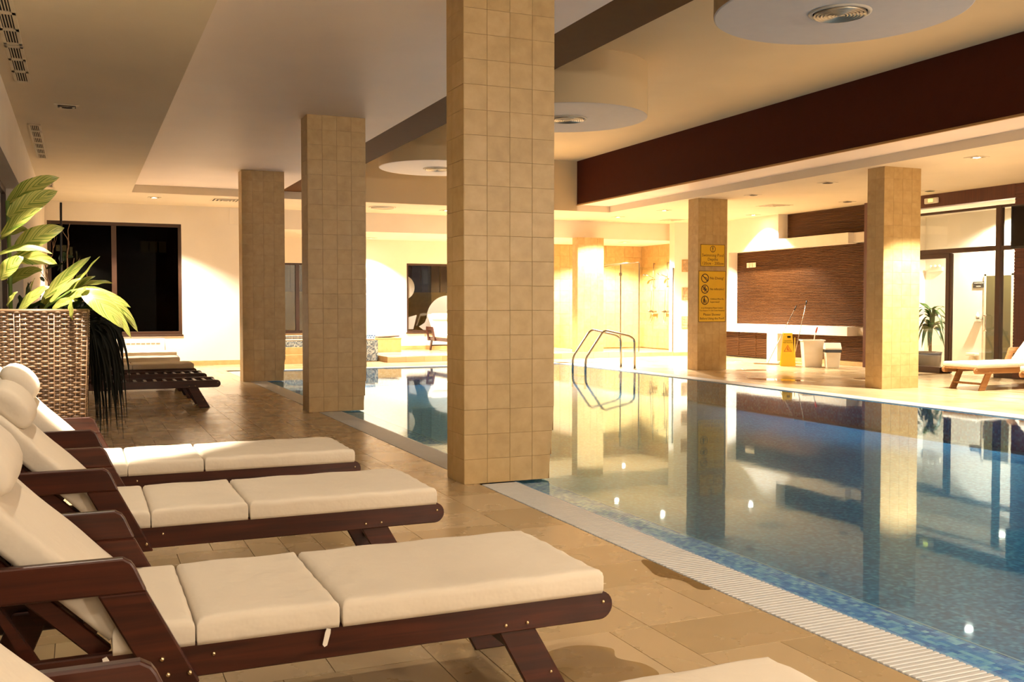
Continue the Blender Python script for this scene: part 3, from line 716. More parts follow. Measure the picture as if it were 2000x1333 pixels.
for i in range(110):
    for j in range(19):
        x = 3.6 + (i + .5) * cc; z = 0.01 + (j + .5) * 0.0256
        add_tile(mt, (x, 22.795, z), (1, 0, 0), (0, 0, 1), (0, -1, 0), cc - 0.004, 0.0216, 0.008, 0.001)
    for j in range(2): add_tile(mb2, (3.6 + (i + .5) * cc, 23.0, 0.535 + (j + .5) * 0.04), (1, 0, 0), (0, 0, 1), (0, -1, 0), cc - 0.005, 0.036, 0.01, 0.001)
for i in range(70):
    for j in range(19): add_tile(mt, (6.425, 22.8 + (i + .5) * cc, 0.01 + (j + .5) * 0.0256), (0, 1, 0), (0, 0, 1), (1, 0, 0), cc - 0.004, 0.0216, 0.008, 0.001)
hp_('mosaic_cladding', mt, 'mosaic_tub', 'stuff'); hp_('blue_mosaic_band', mb2, 'mosaic_blue', 'stuff')
hp_('rim', MB().box(3.6, 6.36, 22.81, 23.08, 0.5, 0.535).box(3.6, 6.0, 23.0, 23.2, 0.5, 0.62).box(6.1, 6.38, 23.08, 24.6, 0.5, 0.58), 'sill', None, 0.02)
hp_('step', B(3.6, 5.6, 22.42, 22.80, 0, 0.20), 'pillar_tile', None, 0.004); hp_('step', B(3.6, 5.6, 22.62, 22.80, 0.20, 0.36), 'pillar_tile', None, 0.004)
bn = tag(empty('stone_bench', (7.15, 24.6, 0.135)), 'low stone block bench with a tilted dark lid beside the hot tub', 'bench')
B(-0.42, 0.29, -0.35, 0.35, 0.0, 0.33).build('bench_block', 'pillar_tile', bn, bevel=0.004)
B(-0.43, 0.30, -0.36, 0.36, 0.33, 0.36).build('bench_slab', 'pillar_tile', bn, bevel=0.004)
o = B(-0.28, 0.28, -0.25, 0.25, 0.0, 0.025).build('lid', 'frame', bn, bevel=0.004); o.location = (-0.02, -0.05, 0.375); o.rotation_euler = (0, -0.05, 0)

# ------------------------------------------------------------------ tiled pillars
_ptc = {}
def pillar(name, x0, x1, y0, y1, z1, label, ncol, side, z0=0.0, taper=False, group='stone tiled pillars'):
    cx, cy = (x0 + x1) / 2, (y0 + y1) / 2
    t = tag(empty(name, (cx, cy, z0)), label, 'pillar', group)
    e = 0.0025
    cm = MB().box(x0 + e, x1 - e, y0 + e, y1 - e, z0 + (0.5 if taper else 0), z1)
    if taper: cm.tbox(x0 + e, x1 - e, y0 + e, y1 - e, z0, z0 + 0.5, (0, 0.045, 0, 0))
    core = cm.build('core', 'pillar_grout', t); core.location = (-cx, -cy, -z0)
    rows = int(round((z1 - z0) / 0.1785)); h = (z1 - z0) / rows
    def tile(P, ux, un, w, hh, tp=None):
        key = (round(w, 4), round(hh, 4), tuple(ux), tp)
        if key not in _ptc:
            m = MB(); add_tile(m, (0, 0, 0), ux, (0, 0, 1), un, w - 0.002, hh - 0.002, 0.0045, 0.0008)
            if tp:
                zb, tot = tp
                m.v = [(v[0] - (0.045 * max(0, min(1, (tot - (zb + v[2])) / tot)) if v[0] > 0 else 0), v[1], v[2]) for v in m.v]
            _ptc[key] = m.mesh('stone_tile', fix=False)
        return obj('stone_tile', _ptc[key], 'pillar_tile', t, (P[0] - cx, P[1] - cy, P[2] - z0))
    wcol = (x1 - x0) / ncol
    for j in range(rows):
        z = z0 + (j + 0.5) * h
        for i in range(ncol):
            tp = (round(z, 3), 0.50) if taper and i == ncol - 1 and z - h / 2 < 0.5 else None
            tile((x0 + (i + .5) * wcol, y0 - 0.002, z), (1, 0, 0), (0, -1, 0), wcol, h, tp)
        yy = y0
        for sd_ in side:
            tile((x0 - 0.002, yy + sd_ / 2, z), (0, -1, 0), (-1, 0, 0), sd_, h); yy += sd_
    bk = MB()
    for j in range(rows):
        z = z0 + (j + 0.5) * h
        for i in range(ncol): add_tile(bk, (x0 + (i + .5) * wcol, y1 + 0.002, z), (-1, 0, 0), (0, 0, 1), (0, 1, 0), wcol - 0.002, h - 0.002, 0.0045, 0.0008)
        yy = y0
        dx = 0.045 * max(0, (0.5 - z) / 0.5) if taper else 0
        for sd_ in side:
            add_tile(bk, (x1 + 0.002 - dx, yy + sd_ / 2, z), (0, 1, 0), (0, 0, 1), (1, 0, 0), sd_ - 0.002, h - 0.002, 0.0045, 0.0008); yy += sd_
    o = bk.build('stone_tiles', 'pillar_tile_island', t, fix=False); o.location = (-cx, -cy, -z0); o['kind'] = 'stuff'
    return t
LBL = ('nearest and widest stone tiled pillar at the left pool edge', 'middle stone tiled pillar at the left pool edge', 'farthest stone tiled pillar at the left pool edge')
for p, lb in zip(PILL, LBL): pillar('tiled_pillar', *p, TRAY, lb, 4, (0.24, 0.12), taper=True)
pillar('tiled_pillar', 11.47, 12.22, 11.95, 12.31, LOW, 'stone tiled pillar on the right deck next to the lounger', 4, (0.18, 0.18))
pillar('tiled_pillar', 11.42, 12.12, 16.95, 17.31, LOW, 'stone tiled pillar carrying the two yellow signs', 4, (0.18, 0.18))
pillar('tiled_pillar', 11.50, 12.24, 22.40, 22.70, 3.03, 'brightly lit stone pillar left of the shower', 4, (0.15, 0.15), z0=0.135)

# ------------------------------------------------------------------ downlights (lamp inside each lit fitting)
for (x, y, z, wt_, deg, lb) in DOWNLIGHTS:
    t = tag(empty('downlight', (x, y, z)), lb, 'downlight', 'square recessed ceiling downlights')
    s = 0.125
    fr_ = MB()
    fr_.box(-s, s, -s, -s * 0.72, -0.008, 0).box(-s, s, s * 0.72, s, -0.008, 0).box(-s, -s * 0.72, -s * 0.72, s * 0.72, -0.008, 0).box(s * 0.72, s, -s * 0.72, s * 0.72, -0.008, 0)
    fr_.build('trim_plate', 'vent_white', t)
    B(-s * 0.72, s * 0.72, -s * 0.72, s * 0.72, -0.003, -0.001).build('recess', 'dark' if wt_ == 0 else 'vent_white', t)  # unlit recess coloured dark, standing in for its shade
    MB().lathe([(0.085, -0.004), (0.085, -0.012), (0.06, -0.014), (0.055, -0.004)], (0, 0, 0), 24).build('lamp_ring', 'vent_metal' if wt_ else 'pot', t)  # ring darkened the same way where the fitting is off
    MB().lathe([(0.001, -0.008), (0.055, -0.006)], (0, 0, 0), 20).build('lamp', 'bulb' if wt_ else 'pot', t)
    if wt_:
        L = bpy.data.lights.new('downlight_beam', 'SPOT'); L.energy = wt_; L.color = WARM
        L.spot_size = math.radians(deg); L.spot_blend = 0.35 if deg < 165 else 0.8; L.shadow_soft_size = 0.05
        lo_ = bpy.data.objects.new('downlight_beam', L); COL.objects.link(lo_); lo_.parent = t; lo_.location = (0, 0, -0.03)
cl = tag(empty('downlight', (16.99, 14.37, 3.3)), 'lit downlight in the corridor behind the glass partition', 'downlight', 'square recessed ceiling downlights')
B(-0.12, 0.12, -0.12, 0.12, -0.008, 0).build('trim_plate', 'vent_white', cl); MB().lathe([(0.001, -0.011), (0.06, -0.011), (0.06, -0.008)], (0, 0, 0), 20).build('lamp', 'bulb', cl)
L = bpy.data.lights.new('corridor_beam', 'SPOT'); L.energy = 1500; L.color = WARM; L.spot_size = math.radians(150); L.spot_blend = 0.4; L.shadow_soft_size = 0.05
lo_ = bpy.data.objects.new('corridor_beam', L); COL.objects.link(lo_); lo_.parent = cl; lo_.location = (0, 0, -0.04)
# added globe lamps on the unseen back wall, frontal fill for the pillars
for (x, lb) in ((5.2, 'added globe fill lamp on the unseen back wall near the loungers'), (10.0, 'added globe fill lamp on the unseen back wall near the right deck')):
    t = tag(empty('fill_lamp', (x, YN, 2.5)), lb, 'lamp', 'added globe fill lamps on the back wall')
    B(-0.07, 0.07, 0.0, 0.03, -0.1, 0.1).build('wall_plate', 'chrome', t, bevel=0.004)
    MB().tube([(0, 0.02, 0), (0, 0.14, 0.0), (0, 0.16, 0.02)], 0.014, 8).build('arm', 'chrome', t)
    MB().ball((0, 0.18, 0.10), 0.09, 20, 12).build('globe', 'globe', t)
    L = bpy.data.lights.new('globe_fill', 'POINT'); L.energy = 470; L.color = WARM; L.shadow_soft_size = 0.08
    lo_ = bpy.data.objects.new('globe_fill', L); COL.objects.link(lo_); lo_.parent = t; lo_.location = (0, 0.36, 0.10)
# flat ceiling vents
def square_vent(x, y, lb, R=0.28):
    t = tag(empty('ceiling_vent', (x, y, LOW)), lb, 'vent')
    for k in range(4):
        r = R * (1 - k * 0.24)
        m = MB()
        for (a, b, c_, d_) in ((-r, r, -r, -r + 0.035), (-r, r, r - 0.035, r), (-r, -r + 0.035, -r + 0.035, r - 0.035), (r - 0.035, r, -r + 0.035, r - 0.035)):
            m.box(a, b, c_, d_, -0.006 - 0.005 * k, 0)
        m.build('vent_frame', 'vent_white', t)
    B(-R * 0.95, R * 0.95, -R * 0.95, R * 0.95, -0.002, 0).build('backing', 'dark', t)
square_vent(2.75, 21.13, 'square ceiling vent behind the farthest left pillar')
square_vent(13.80, 17.59, 'square ceiling vent in front of the slatted wall')
square_vent(13.73, 21.54, 'square ceiling vent in front of the stone panels')
def slot_vent(y0, y1, lb, mods):
    t = tag(empty('slot_vent', (-0.485, (y0 + y1) / 2, LOW)), lb, 'vent', 'white slotted vents along the left wall')
    Lh = (y1 - y0) / 2
    B(-0.055, 0.055, -Lh + 0.03, Lh - 0.03, -0.003, 0).build('backing', 'dark', t)
    for sx_ in (-0.07, 0.045): B(sx_, sx_ + 0.028, -Lh, Lh, -0.012, 0).build('side_rail', 'vent_white', t, bevel=0.002)
    n = mods * 3
    for k in range(n + 1):
        yy = -Lh + 2 * Lh * k / n; w_ = 0.055 if k % 3 == 0 else 0.035
        B(-0.07, 0.073, max(-Lh, yy - w_), min(Lh, yy + w_), -0.012, 0).build('cross_bar', 'vent_white', t)
    for k in range(4):
        xx = -0.030 + k * 0.0205
        B(xx - 0.0035, xx + 0.0035, -Lh, Lh, -0.010, 0).build('slot_bar', 'vent_white', t)
slot_vent(9.32, 10.80, 'white slotted ceiling vent, second from the near end, upper left', 1)
slot_vent(7.80, 9.27, 'white slotted ceiling vent nearest the camera, cut by the top left corner', 1)
slot_vent(13.22, 16.20, 'white slotted double ceiling vent beside the unlit left downlight', 2)
slot_vent(18.52, 20.10, 'white slotted ceiling vent farthest away, above the corner window', 1)

# ------------------------------------------------------------------ sun loungers
W2 = 0.32
def make_lounger(mattress=True, woodm='wood', raised=True):
    t = empty('sun_lounger')
    ox = 0.6
    def P(name, mb, mat, par=None, bevel=0.0, bseg=1): 
        o = mb.build(name, mat, par or t, bevel=bevel, bseg=bseg); return o
    def sh(pts): return [(a - ox, b) for a, b in pts]
    rail = [(-0.42, 0.26), (1.565, 0.26)] + [(1.565 + 0.0475 * math.cos(math.radians(a)), 0.3075 + 0.0475 * math.sin(math.radians(a))) for a in range(-75, 76, 15)] + [(1.565, 0.355), (-0.42, 0.355)]
    for s_ in (-1, 1):
        y0, y1 = (-W2, -W2 + 0.032) if s_ < 0 else (W2 - 0.032, W2)
        r = P('side_rail', MB().prism(sh(rail), y0, y1), woodm, bevel=0.004)
        for bxx in (1.225, 1.30, 0.33, 1.575): MB().ball((bxx - ox, s_ * (W2 + 0.001), 0.285 if bxx in (1.225, 1.30) else 0.32), 0.0065, 8, 5).build('bolt', 'brass', r)
    k = 0; x = 0.10
    while x < 1.56:
        P('slat', B(x - ox, x + 0.038 - ox, -W2 + 0.03, W2 - 0.03, 0.322, 0.342), woodm, bevel=0.003); x += 0.1205
    for s_ in (-1, 1):
        y0, y1 = (-W2 + 0.034, -W2 + 0.06) if s_ < 0 else (W2 - 0.06, W2 - 0.034)
        l = P('foot_leg', MB().prism(sh([(1.175, 0.33), (1.30, 0.33), (1.485, 0.0), (1.35, 0.0)]), y0, y1), woodm, bevel=0.004)
        MB().ball((1.40 - ox, s_ * (W2 - 0.033), 0.10), 0.006, 8, 5).build('bolt', 'brass', l)
        P('head_leg', MB().prism(sh([(-0.10, 0.33), (-0.21, 0.33), (-0.36, 0.0), (-0.24, 0.0)]), y0, y1), woodm, bevel=0.004)
    P('rung', B(1.37 - ox, 1.42 - ox, -W2 + 0.06, W2 - 0.06, 0.085, 0.115), woodm, bevel=0.004)
    P('rung', B(-0.29 - ox, -0.25 - ox, -W2 + 0.06, W2 - 0.06, 0.11, 0.14), woodm, bevel=0.004)
    for s_ in (-1, 1):
        y0, y1 = (-W2 - 0.034, -W2 - 0.002) if s_ < 0 else (W2 + 0.002, W2 + 0.034)
        a = P('armrest', MB().prism(sh([(-0.42, 0.525), (0.155, 0.525), (0.125, 0.595), (0.115, 0.61), (0.095, 0.622), (-0.42, 0.622)]), y0, y1), woodm, bevel=0.006, bseg=2)
        st_ = MB().prism(sh([(0.03, 0.526), (0.153, 0.526), (0.29, 0.255), (0.17, 0.255)]), y0, y1).build('arm_strut', woodm, a, bevel=0.005)
        for (bxx, bz) in ((0.19, 0.335), (0.205, 0.29), (0.262, 0.288)): MB().ball((bxx - ox, s_ * (W2 + 0.035), bz), 0.0075, 8, 5).build('bolt', 'brass', a)
        MB().prism(sh([(-0.40, 0.526), (-0.30, 0.526), (-0.20, 0.255), (-0.30, 0.255)]), y0, y1).build('arm_strut', woodm, a, bevel=0.005)
    # backrest
    ang = math.radians(45) if raised else 0.0
    hx, hz = 0.045, 0.335
    dx, dz = -math.cos(ang), math.sin(ang)
    nxv, nz_ = math.sin(ang), math.cos(ang)
    Lb = 0.70
    def bp(d, n): return (hx + dx * d + nxv * n - ox, hz + dz * d + nz_ * n)
    for s_ in (-1, 1):
        y0, y1 = (-W2 + 0.05, -W2 + 0.08) if s_ < 0 else (W2 - 0.08, W2 - 0.05)
        P('back_stile', MB().prism([bp(0, -0.02), bp(Lb, -0.02), bp(Lb, 0.03), bp(0, 0.03)], y0, y1), woodm, bevel=0.004)
    for q in range(6):
        d = 0.06 + q * 0.12
        P('back_slat', MB().prism([bp(d, 0.03), bp(d + 0.045, 0.03), bp(d + 0.045, 0.045), bp(d, 0.045)], -W2 + 0.05, W2 - 0.05), woodm, bevel=0.002)
    if raised:
        P('back_prop', MB().prism([bp(0.46, -0.02), bp(0.50, -0.02), (-0.10 - ox, 0.30), (-0.14 - ox, 0.30)], -W2 + 0.09, -W2 + 0.11), woodm)
        P('back_prop', MB().prism([bp(0.46, -0.02), bp(0.50, -0.02), (-0.10 - ox, 0.30), (-0.14 - ox, 0.30)], W2 - 0.11, W2 - 0.09), woodm)
    if mattress:
        def cushion(name, lx, ly, h, par, loc, roty=0.0, seed=0):
            rnd = random.Random(seed)
            nxs = max(4, int(lx / 0.045)); nys = 14
            m = MB(); vs = []
            def top(u, v):
                e = min(u, 1 - u) * lx; g_ = min(v, 1 - v) * ly
                r_ = 0.022
                a = 1 - max(0, 1 - e / r_) ** 2; b_ = 1 - max(0, 1 - g_ / r_) ** 2
                puff = 0.005 * (math.sin(math.pi * u) * math.sin(math.pi * v)) ** 0.5
                wr_ = 0.0028 * math.sin(v * 31 + seed) * math.exp(-min(u, 1 - u) * lx / 0.06) + 0.0018 * math.sin(u * lx * 23 + v * 7 + seed * 2.1)
                return h - r_ * (1 - math.sqrt(max(0, min(a, b_)))) + puff + wr_
            us = sorted(set([0, 0.003 / lx, 0.010 / lx, 0.022 / lx] + [i / nxs for i in range(1, nxs)] + [1 - 0.022 / lx, 1 - 0.010 / lx, 1 - 0.003 / lx, 1]))
            vv = sorted(set([0, 0.003 / ly, 0.010 / ly, 0.022 / ly] + [i / nys for i in range(1, nys)] + [1 - 0.022 / ly, 1 - 0.010 / ly, 1 - 0.003 / ly, 1]))
            nu, nv = len(us), len(vv)
            for u in us:
                for v in vv: m.v.append(((u - .5) * lx, (v - .5) * ly, top(u, v)))
            for i in range(nu - 1):
                for j in range(nv - 1):
                    m.f.append((i * nv + j, (i + 1) * nv + j, (i + 1) * nv + j + 1, i * nv + j + 1)); m.sm.append(True)
            # skirt, slightly bulged
            loop = [i * nv for i in range(nu)] + [(nu - 1) * nv + j for j in range(1, nv)] + [i * nv + nv - 1 for i in range(nu - 2, -1, -1)] + [j for j in range(nv - 2, 0, -1)]
            prev = loop
            for lev, (zz, sc) in enumerate(((0.60, 1.0), (0.25, 0.998), (0.0, 0.985))):
                cur = []
                for q in loop:
                    x_, y_, z_ = m.v[q]
                    cur.append(len(m.v)); m.v.append((x_ * (1 - (1 - sc) * 0.4), y_ * sc, zz * (h - 0.022)))
                n_ = len(loop)
                for a_ in range(n_):
                    b2 = (a_ + 1) % n_
                    m.f.append((prev[a_], cur[a_], cur[b2], prev[b2])); m.sm.append(True)
                prev = cur
            m.f.append(tuple(prev[::-1])); m.sm.append(False)
            o = m.build(name, 'fabric', par); o.location = loc; o.rotation_euler = (0, roty, 0); return o
        zt = 0.350; h = 0.078
        mat_ = cushion('mattress', 0.875, 0.66, h, t, (0.697 + 0.4375 - ox, 0, zt), 0, 1)
        cushion('mattress_section', 0.405, 0.655, h, mat_, (0.4865 - (0.697 + 0.4375), 0, 0), 0, 2)
        cushion('mattress_section', 0.215, 0.65, h, mat_, (0.173 - (0.697 + 0.4375), 0, 0), 0, 3)
        if raised:
            bc = cushion('back_cushion', 0.72, 0.60, 0.085, t, (0, 0, 0), ang, 4)
            cxp, czp = bp(0.385, 0.045); bc.location = (cxp, 0, czp)
        # pillow
            rp = [(math.cos(math.radians(a)), math.sin(math.radians(a))) for a in range(0, 181, 15)]
            m = MB(); prof = []
            secs = [(-0.25, 0.25), (-0.245, 0.72), (-0.225, 0.9), (-0.19, 0.98), (-0.1, 1.0), (0, 1.02), (0.1, 1.0), (0.19, 0.98), (0.225, 0.9), (0.245, 0.72), (0.25, 0.25)]
            nn = 18
            for (yy_, sc) in secs:
                for a in range(nn):
                    an = 2 * math.pi * a / nn
                    xx_ = 0.115 * math.cos(an) * (0.35 + 0.65 * sc); zz_ = 0.070 * math.sin(an) * sc
                    if zz_ < -0.03: zz_ = -0.03 - (abs(zz_) - 0.03) * 0.3
                    m.v.append((xx_, yy_, zz_))
            for i in range(len(secs) - 1):
                for a in range(nn):
                    b_ = (a + 1) % nn
                    m.f.append((i * nn + a, i * nn + b_, (i + 1) * nn + b_, (i + 1) * nn + a)); m.sm.append(True)
            m.f.append(tuple(range(nn))); m.sm.append(False); m.f.append(tuple(range(len(secs) * nn - 1, (len(secs) - 1) * nn - 1, -1))); m.sm.append(False)
            pw = m.build('pillow', 'fabric', t); cxp, czp = bp(0.60, 0.045 + 0.085 + 0.035); pw.location = (cxp, 0, czp); pw.rotation_euler = (0, ang, 0)
    return t
LG = 'wooden sun loungers along the left wall'
def put(t, x, y, rz, lb, grp_): 
    t.location = (x, y, 0); t.rotation_euler = (0, 0, rz); tag(t, lb, 'sun lounger', grp_); return t
proto = make_lounger()
put(proto, 0.6, 2.0 - W2, 0.0, 'nearest dark wooden sun lounger, only a mattress corner and an armrest in view', LG)
LB_ = put(copy_tree(proto), 0.6, 2.88 + W2, 0.0, 'dark wooden sun lounger with cream mattress in the foreground, second nearest and largest in view', LG)
put(copy_tree(proto), 0.58, 4.50 + W2, 0.0, 'dark wooden sun lounger with cream mattress, third from the camera, foot beside the near pillar', LG)
put(copy_tree(proto), 0.545, 5.92 + W2, 0.0, 'dark wooden sun lounger with a brightly lit backrest right in front of the wicker planter', LG)
put(copy_tree(proto), 0.60, 15.85 + W2, 0.0, 'cushioned sun lounger just behind the two bare slatted ones', LG)
put(copy_tree(proto), 0.57, 17.85 + W2, 0.0, 'cushioned sun lounger second from the far corner window', LG)
put(copy_tree(proto), 0.70, 20.0 + W2, 0.0, 'cushioned sun lounger farthest away, under the corner window', LG)
bare = make_lounger(mattress=False, raised=False)
put(bare, 0.62, 13.17 + W2, 0.0, 'bare slatted dark wood sun lounger without a mattress, the nearer of two', LG)
put(copy_tree(bare), 0.61, 14.58 + W2, 0.0, 'bare slatted dark wood sun lounger without a mattress, the farther of two', LG)
lit_lounger = make_lounger(woodm='wood_lit')
put(lit_lounger, 13.46, 11.06 + W2, math.pi, 'wooden sun lounger coloured as if lit golden, cream mattress, beside the right pillar', 'sun loungers on the right deck')
put(copy_tree(lit_lounger), 13.47, 9.66 + W2, math.pi, 'sun lounger at the right picture edge, only its foot end in view', 'sun loungers on the right deck')
al = put(copy_tree(proto), 8.74, 24.1, -math.pi / 2, 'sun lounger with raised back on the alcove platform, cut by the near pillar', 'sun loungers in the alcove'); al.location.z = 0.135
# zip pulls on the foreground mattress
for (x, z, rz) in ((0.655 - 0.6, 0.352, 0.25), (0.045 - 0.6, 0.352, -0.35)):
    zp = MB().prism([(-0.006, 0.0), (0.006, 0.0), (0.008, -0.012), (0.007, -0.048), (0.0, -0.054), (-0.007, -0.048), (-0.008, -0.012)], -0.0015, 0.0015).build('zipper_pull', 'whitep', LB_)
    zp.location = (x, -W2 - 0.012, z); zp.rotation_euler = (0, rz, 0)

# ------------------------------------------------------------------ wicker planter
def wicker_box(x0, x1, y0, y1, h, tp, label):
    cx, cy = (x0 + x1) / 2, (y0 + y1) / 2
    t = tag(empty('wicker_planter', (cx, cy, 0)), label, 'planter')
    a, b = (x1 - x0) / 2, (y1 - y0) / 2
    MB().tbox(-a + 0.02, a - 0.02, -b + 0.02, b - 0.02, 0, h - 0.02, (tp, tp, tp, tp)).build('liner', 'dark', t)
    m = MB(); rows = int(h / 0.0170)
    def face(P0, P1, nrm):          # strands across one side: P0/P1 functions of z
        L0 = (P1(0) - P0(0)).length; n = int(L0 / 0.036)
        for r in range(rows):
            z0 = r * h / rows
            ring = []
            for k in range(n * 3 + 1):
                u = k / (n * 3)
                ph = math.sin(math.pi * (u * n + (r % 2)))
                for dz_, dn in ((0.001, 0.0), (0.005, 0.0045), (0.011, 0.005), (0.0160, 0.0)):
                    z = z0 + dz_
                    ring.append(P0(z) + (P1(z) - P0(z)) * u + nrm * (0.004 + 0.008 * ph + dn))
            o = len(m.v); m.v += [tuple(q) for q in ring]
            for k in range(n * 3):
                # break the strand where it dives behind a stake, so strands read as separate lengths
                for j in range(3):
                    q = o + k * 4 + j
                    m.f.append((q, q + 4, q + 5, q + 1)); m.sm.append(True)
    def cornerf(sx, sy): return lambda z: Vector((sx * (a - tp * (1 - z / h)), sy * (b - tp * (1 - z / h)), z))
    C = [cornerf(-1, -1), cornerf(1, -1), cornerf(1, 1), cornerf(-1, 1)]
    face(C[0], C[1], Vector((0, -1, 0))); face(C[1], C[2], Vector((1, 0, 0))); face(C[2], C[3], Vector((0, 1, 0))); face(C[3], C[0], Vector((-1, 0, 0)))
    o = m.build('woven_strands', 'wick_a', t, fix=False); o['kind'] = 'stuff'
    stk = MB(); n = int(2 * a / 0.036)
    for i in range(n + 1):
        u = i / n
        for (f0, f1, nn) in ((C[0], C[1], Vector((0, -1, 0))),):
            p0 = f0(0) + (f1(0) - f0(0)) * u + nn * 0.006; p1 = f0(h - .01) + (f1(h - .01) - f0(h - .01)) * u + nn * 0.006
            stk.tube([p0, p1], 0.0045, 6)
    o = stk.build('stakes', 'wick_a', t); o['kind'] = 'stuff'
    rim = MB()
    for (p, q) in ((0, 1), (1, 2), (2, 3), (3, 0)): rim.tube([C[p](h), C[q](h)], 0.014, 8)
    rim.build('rim', 'wick_a', t)
    B(-a + 0.03, a - 0.03, -b + 0.03, b - 0.03, h - 0.08, h - 0.05).build('soil', 'soil', t)
    return t
wicker_box(-0.64, 0.045, 7.62, 8.25, 1.265, 0.045, 'tall tapered brown wicker planter behind the loungers')
wicker_box(-0.62, -0.02, 8.50, 9.10, 1.10, 0.045, 'second wicker planter hidden behind the first, trailing black blades')

def leaf_mesh(pts, wid, side, n=14, cup=0.18, name='leaf'):
    # pts: spine control points; wid: max half width; side: width direction
    P = [Vector(p) for p in pts]
    def spine(u):
        if len(P) == 3: return P[0] * (1 - u) ** 2 + P[1] * 2 * u * (1 - u) + P[2] * u * u
        return P[0] * (1 - u) + P[1] * u
    me = bpy.data.meshes.new(name); vs = []; uvs = []; fs = []
    sd0 = Vector(side).normalized()
    cols = (-1, -0.55, 0, 0.55, 1)
    for i in range(n + 1):
        u = i / n; p = spine(u); tn = (spine(min(1, u + .01)) - spine(max(0, u - .01))).normalized()
        sd = (sd0 - tn * sd0.dot(tn)).normalized(); nr = tn.cross(sd)
        wv = wid * (math.sin(math.pi * min(1, 0.03 + u * 0.97) ** 0.8) ** 0.75) + 0.001
        if u > 0.97: wv *= 0.3
        for c_ in cols:
            vs.append(p + sd * c_ * wv + nr * (abs(c_) * wv * cup + 0.004 * math.sin(u * 14 + c_ * 3) * abs(c_)))
            uvs.append((u, c_ * 0.5 + 0.5))
    k = len(cols)
    for i in range(n):
        for j in range(k - 1): fs.append((i * k + j, (i + 1) * k + j, (i + 1) * k + j + 1, i * k + j + 1))
    me.from_pydata([tuple(v) for v in vs], [], fs)
    uvl = me.uv_layers.new(name='UVMap')
    for lp in me.loops: uvl.data[lp.index].uv = uvs[lp.vertex_index]
    for p in me.polygons: p.use_smooth = True
    me.update(); return me
# variegated plant: leaves given by base, tip, half width, sag, width direction
RT = Vector((math.cos(_y), -math.sin(_y), 0)); UPV = Vector((0, 0, 1)); FW = Vector((math.sin(_y), math.cos(_y), 0))
gp = tag(empty('ginger_plant', (-0.3, 7.93, 1.215)), 'green and yellow striped broad leaved plant in the wicker planter', 'plant')
LEAVES = [  # base(x,z) tip(x,z) y, halfwidth, bow, tilt
    ((-0.47, 2.03), (-0.13, 2.23), 8.0, 0.068, 0.05, 0.3), ((-0.46, 1.93), (-0.14, 2.12), 7.9, 0.070, 0.03, -0.3),
    ((-0.50, 1.79), (-0.24, 1.99), 7.8, 0.060, 0.02, 0.5), ((-0.42, 1.70), (-0.10, 1.86), 7.9, 0.072, 0.04, 0.1),
    ((-0.565, 1.86), (-0.54, 1.53), 7.75, 0.070, 0.03, 0.9), ((-0.52, 1.66), (-0.18, 1.67), 7.8, 0.034, 0.08, 0.8),
    ((-0.44, 1.63), (-0.15, 1.60), 7.85, 0.052, 0.05, 0.2), ((-0.51, 1.49), (-0.36, 1.64), 7.75, 0.060, 0.03, 0.2),
    ((-0.62, 1.62), (-0.56, 1.44), 7.8, 0.05, 0.03, 0.5), ((-0.63, 1.50), (-0.57, 1.33), 7.75, 0.05, 0.03, 0.5),
    ((-0.24, 1.36), (0.07, 1.66), 7.95, 0.046, 0.02, 0.3), ((-0.07, 1.39), (0.13, 1.66), 7.9, 0.032, 0.01, 0.8),
    ((-0.02, 1.44), (0.22, 1.47), 8.0, 0.030, 0.03, 0.9), ((-0.06, 1.40), (0.335, 1.29), 7.85, 0.048, 0.07, 0.5),
    ((0.015, 1.40), (0.275, 1.14), 7.6, 0.072, 0.06, 0.4), ((0.10, 1.41), (0.33, 1.07), 7.7, 0.044, 0.05, 0.6),
    ((0.15, 1.40), (0.385, 1.11), 7.9, 0.040, 0.06, 0.4), ((-0.065, 1.34), (-0.055, 1.20), 7.6, 0.026, 0.01, 0.2),
    ((-0.20, 1.33), (0.0, 1.50), 7.8, 0.035, 0.02, 0.6), ((-0.10, 1.36), (0.02, 1.54), 7.95, 0.034, 0.01, 0.3),
    ((-0.12, 1.34), (0.14, 1.40), 7.75, 0.045, 0.03, 0.9), ((-0.47, 1.30), (-0.40, 1.40), 7.72, 0.026, 0.01, 0.4),
    ((-0.60, 1.75), (-0.66, 1.95), 7.9, 0.05, 0.02, 0.4),
    ((-0.40, 1.26), (-0.20, 1.44), 7.85, 0.040, 0.05, 0.3), ((-0.36, 1.24), (-0.30, 1.50), 7.95, 0.042, 0.03, 0.6), ((-0.28, 1.24), (-0.10, 1.52), 8.05, 0.040, 0.04, 0.2),
    ((-0.15, 1.30), (0.10, 1.52), 8.0, 0.036, 0.06, 0.5), ((-0.05, 1.36), (0.20, 1.36), 7.7, 0.034, 0.07, 0.7), ((0.02, 1.38), (0.24, 1.24), 7.72, 0.036, 0.06, 0.5),
    ((-0.48, 1.46), (-0.25, 1.56), 8.0, 0.046, 0.05, 0.4), ((-0.52, 1.78), (-0.33, 1.84), 8.0, 0.046, 0.05, 0.7), ((-0.56, 1.30), (-0.60, 1.52), 7.85, 0.04, 0.03, 0.4),
    ((-0.06, 1.34), (0.06, 1.42), 7.65, 0.026, 0.03, 0.8), ((-0.18, 1.28), (-0.02, 1.34), 7.68, 0.030, 0.04, 0.4),
]
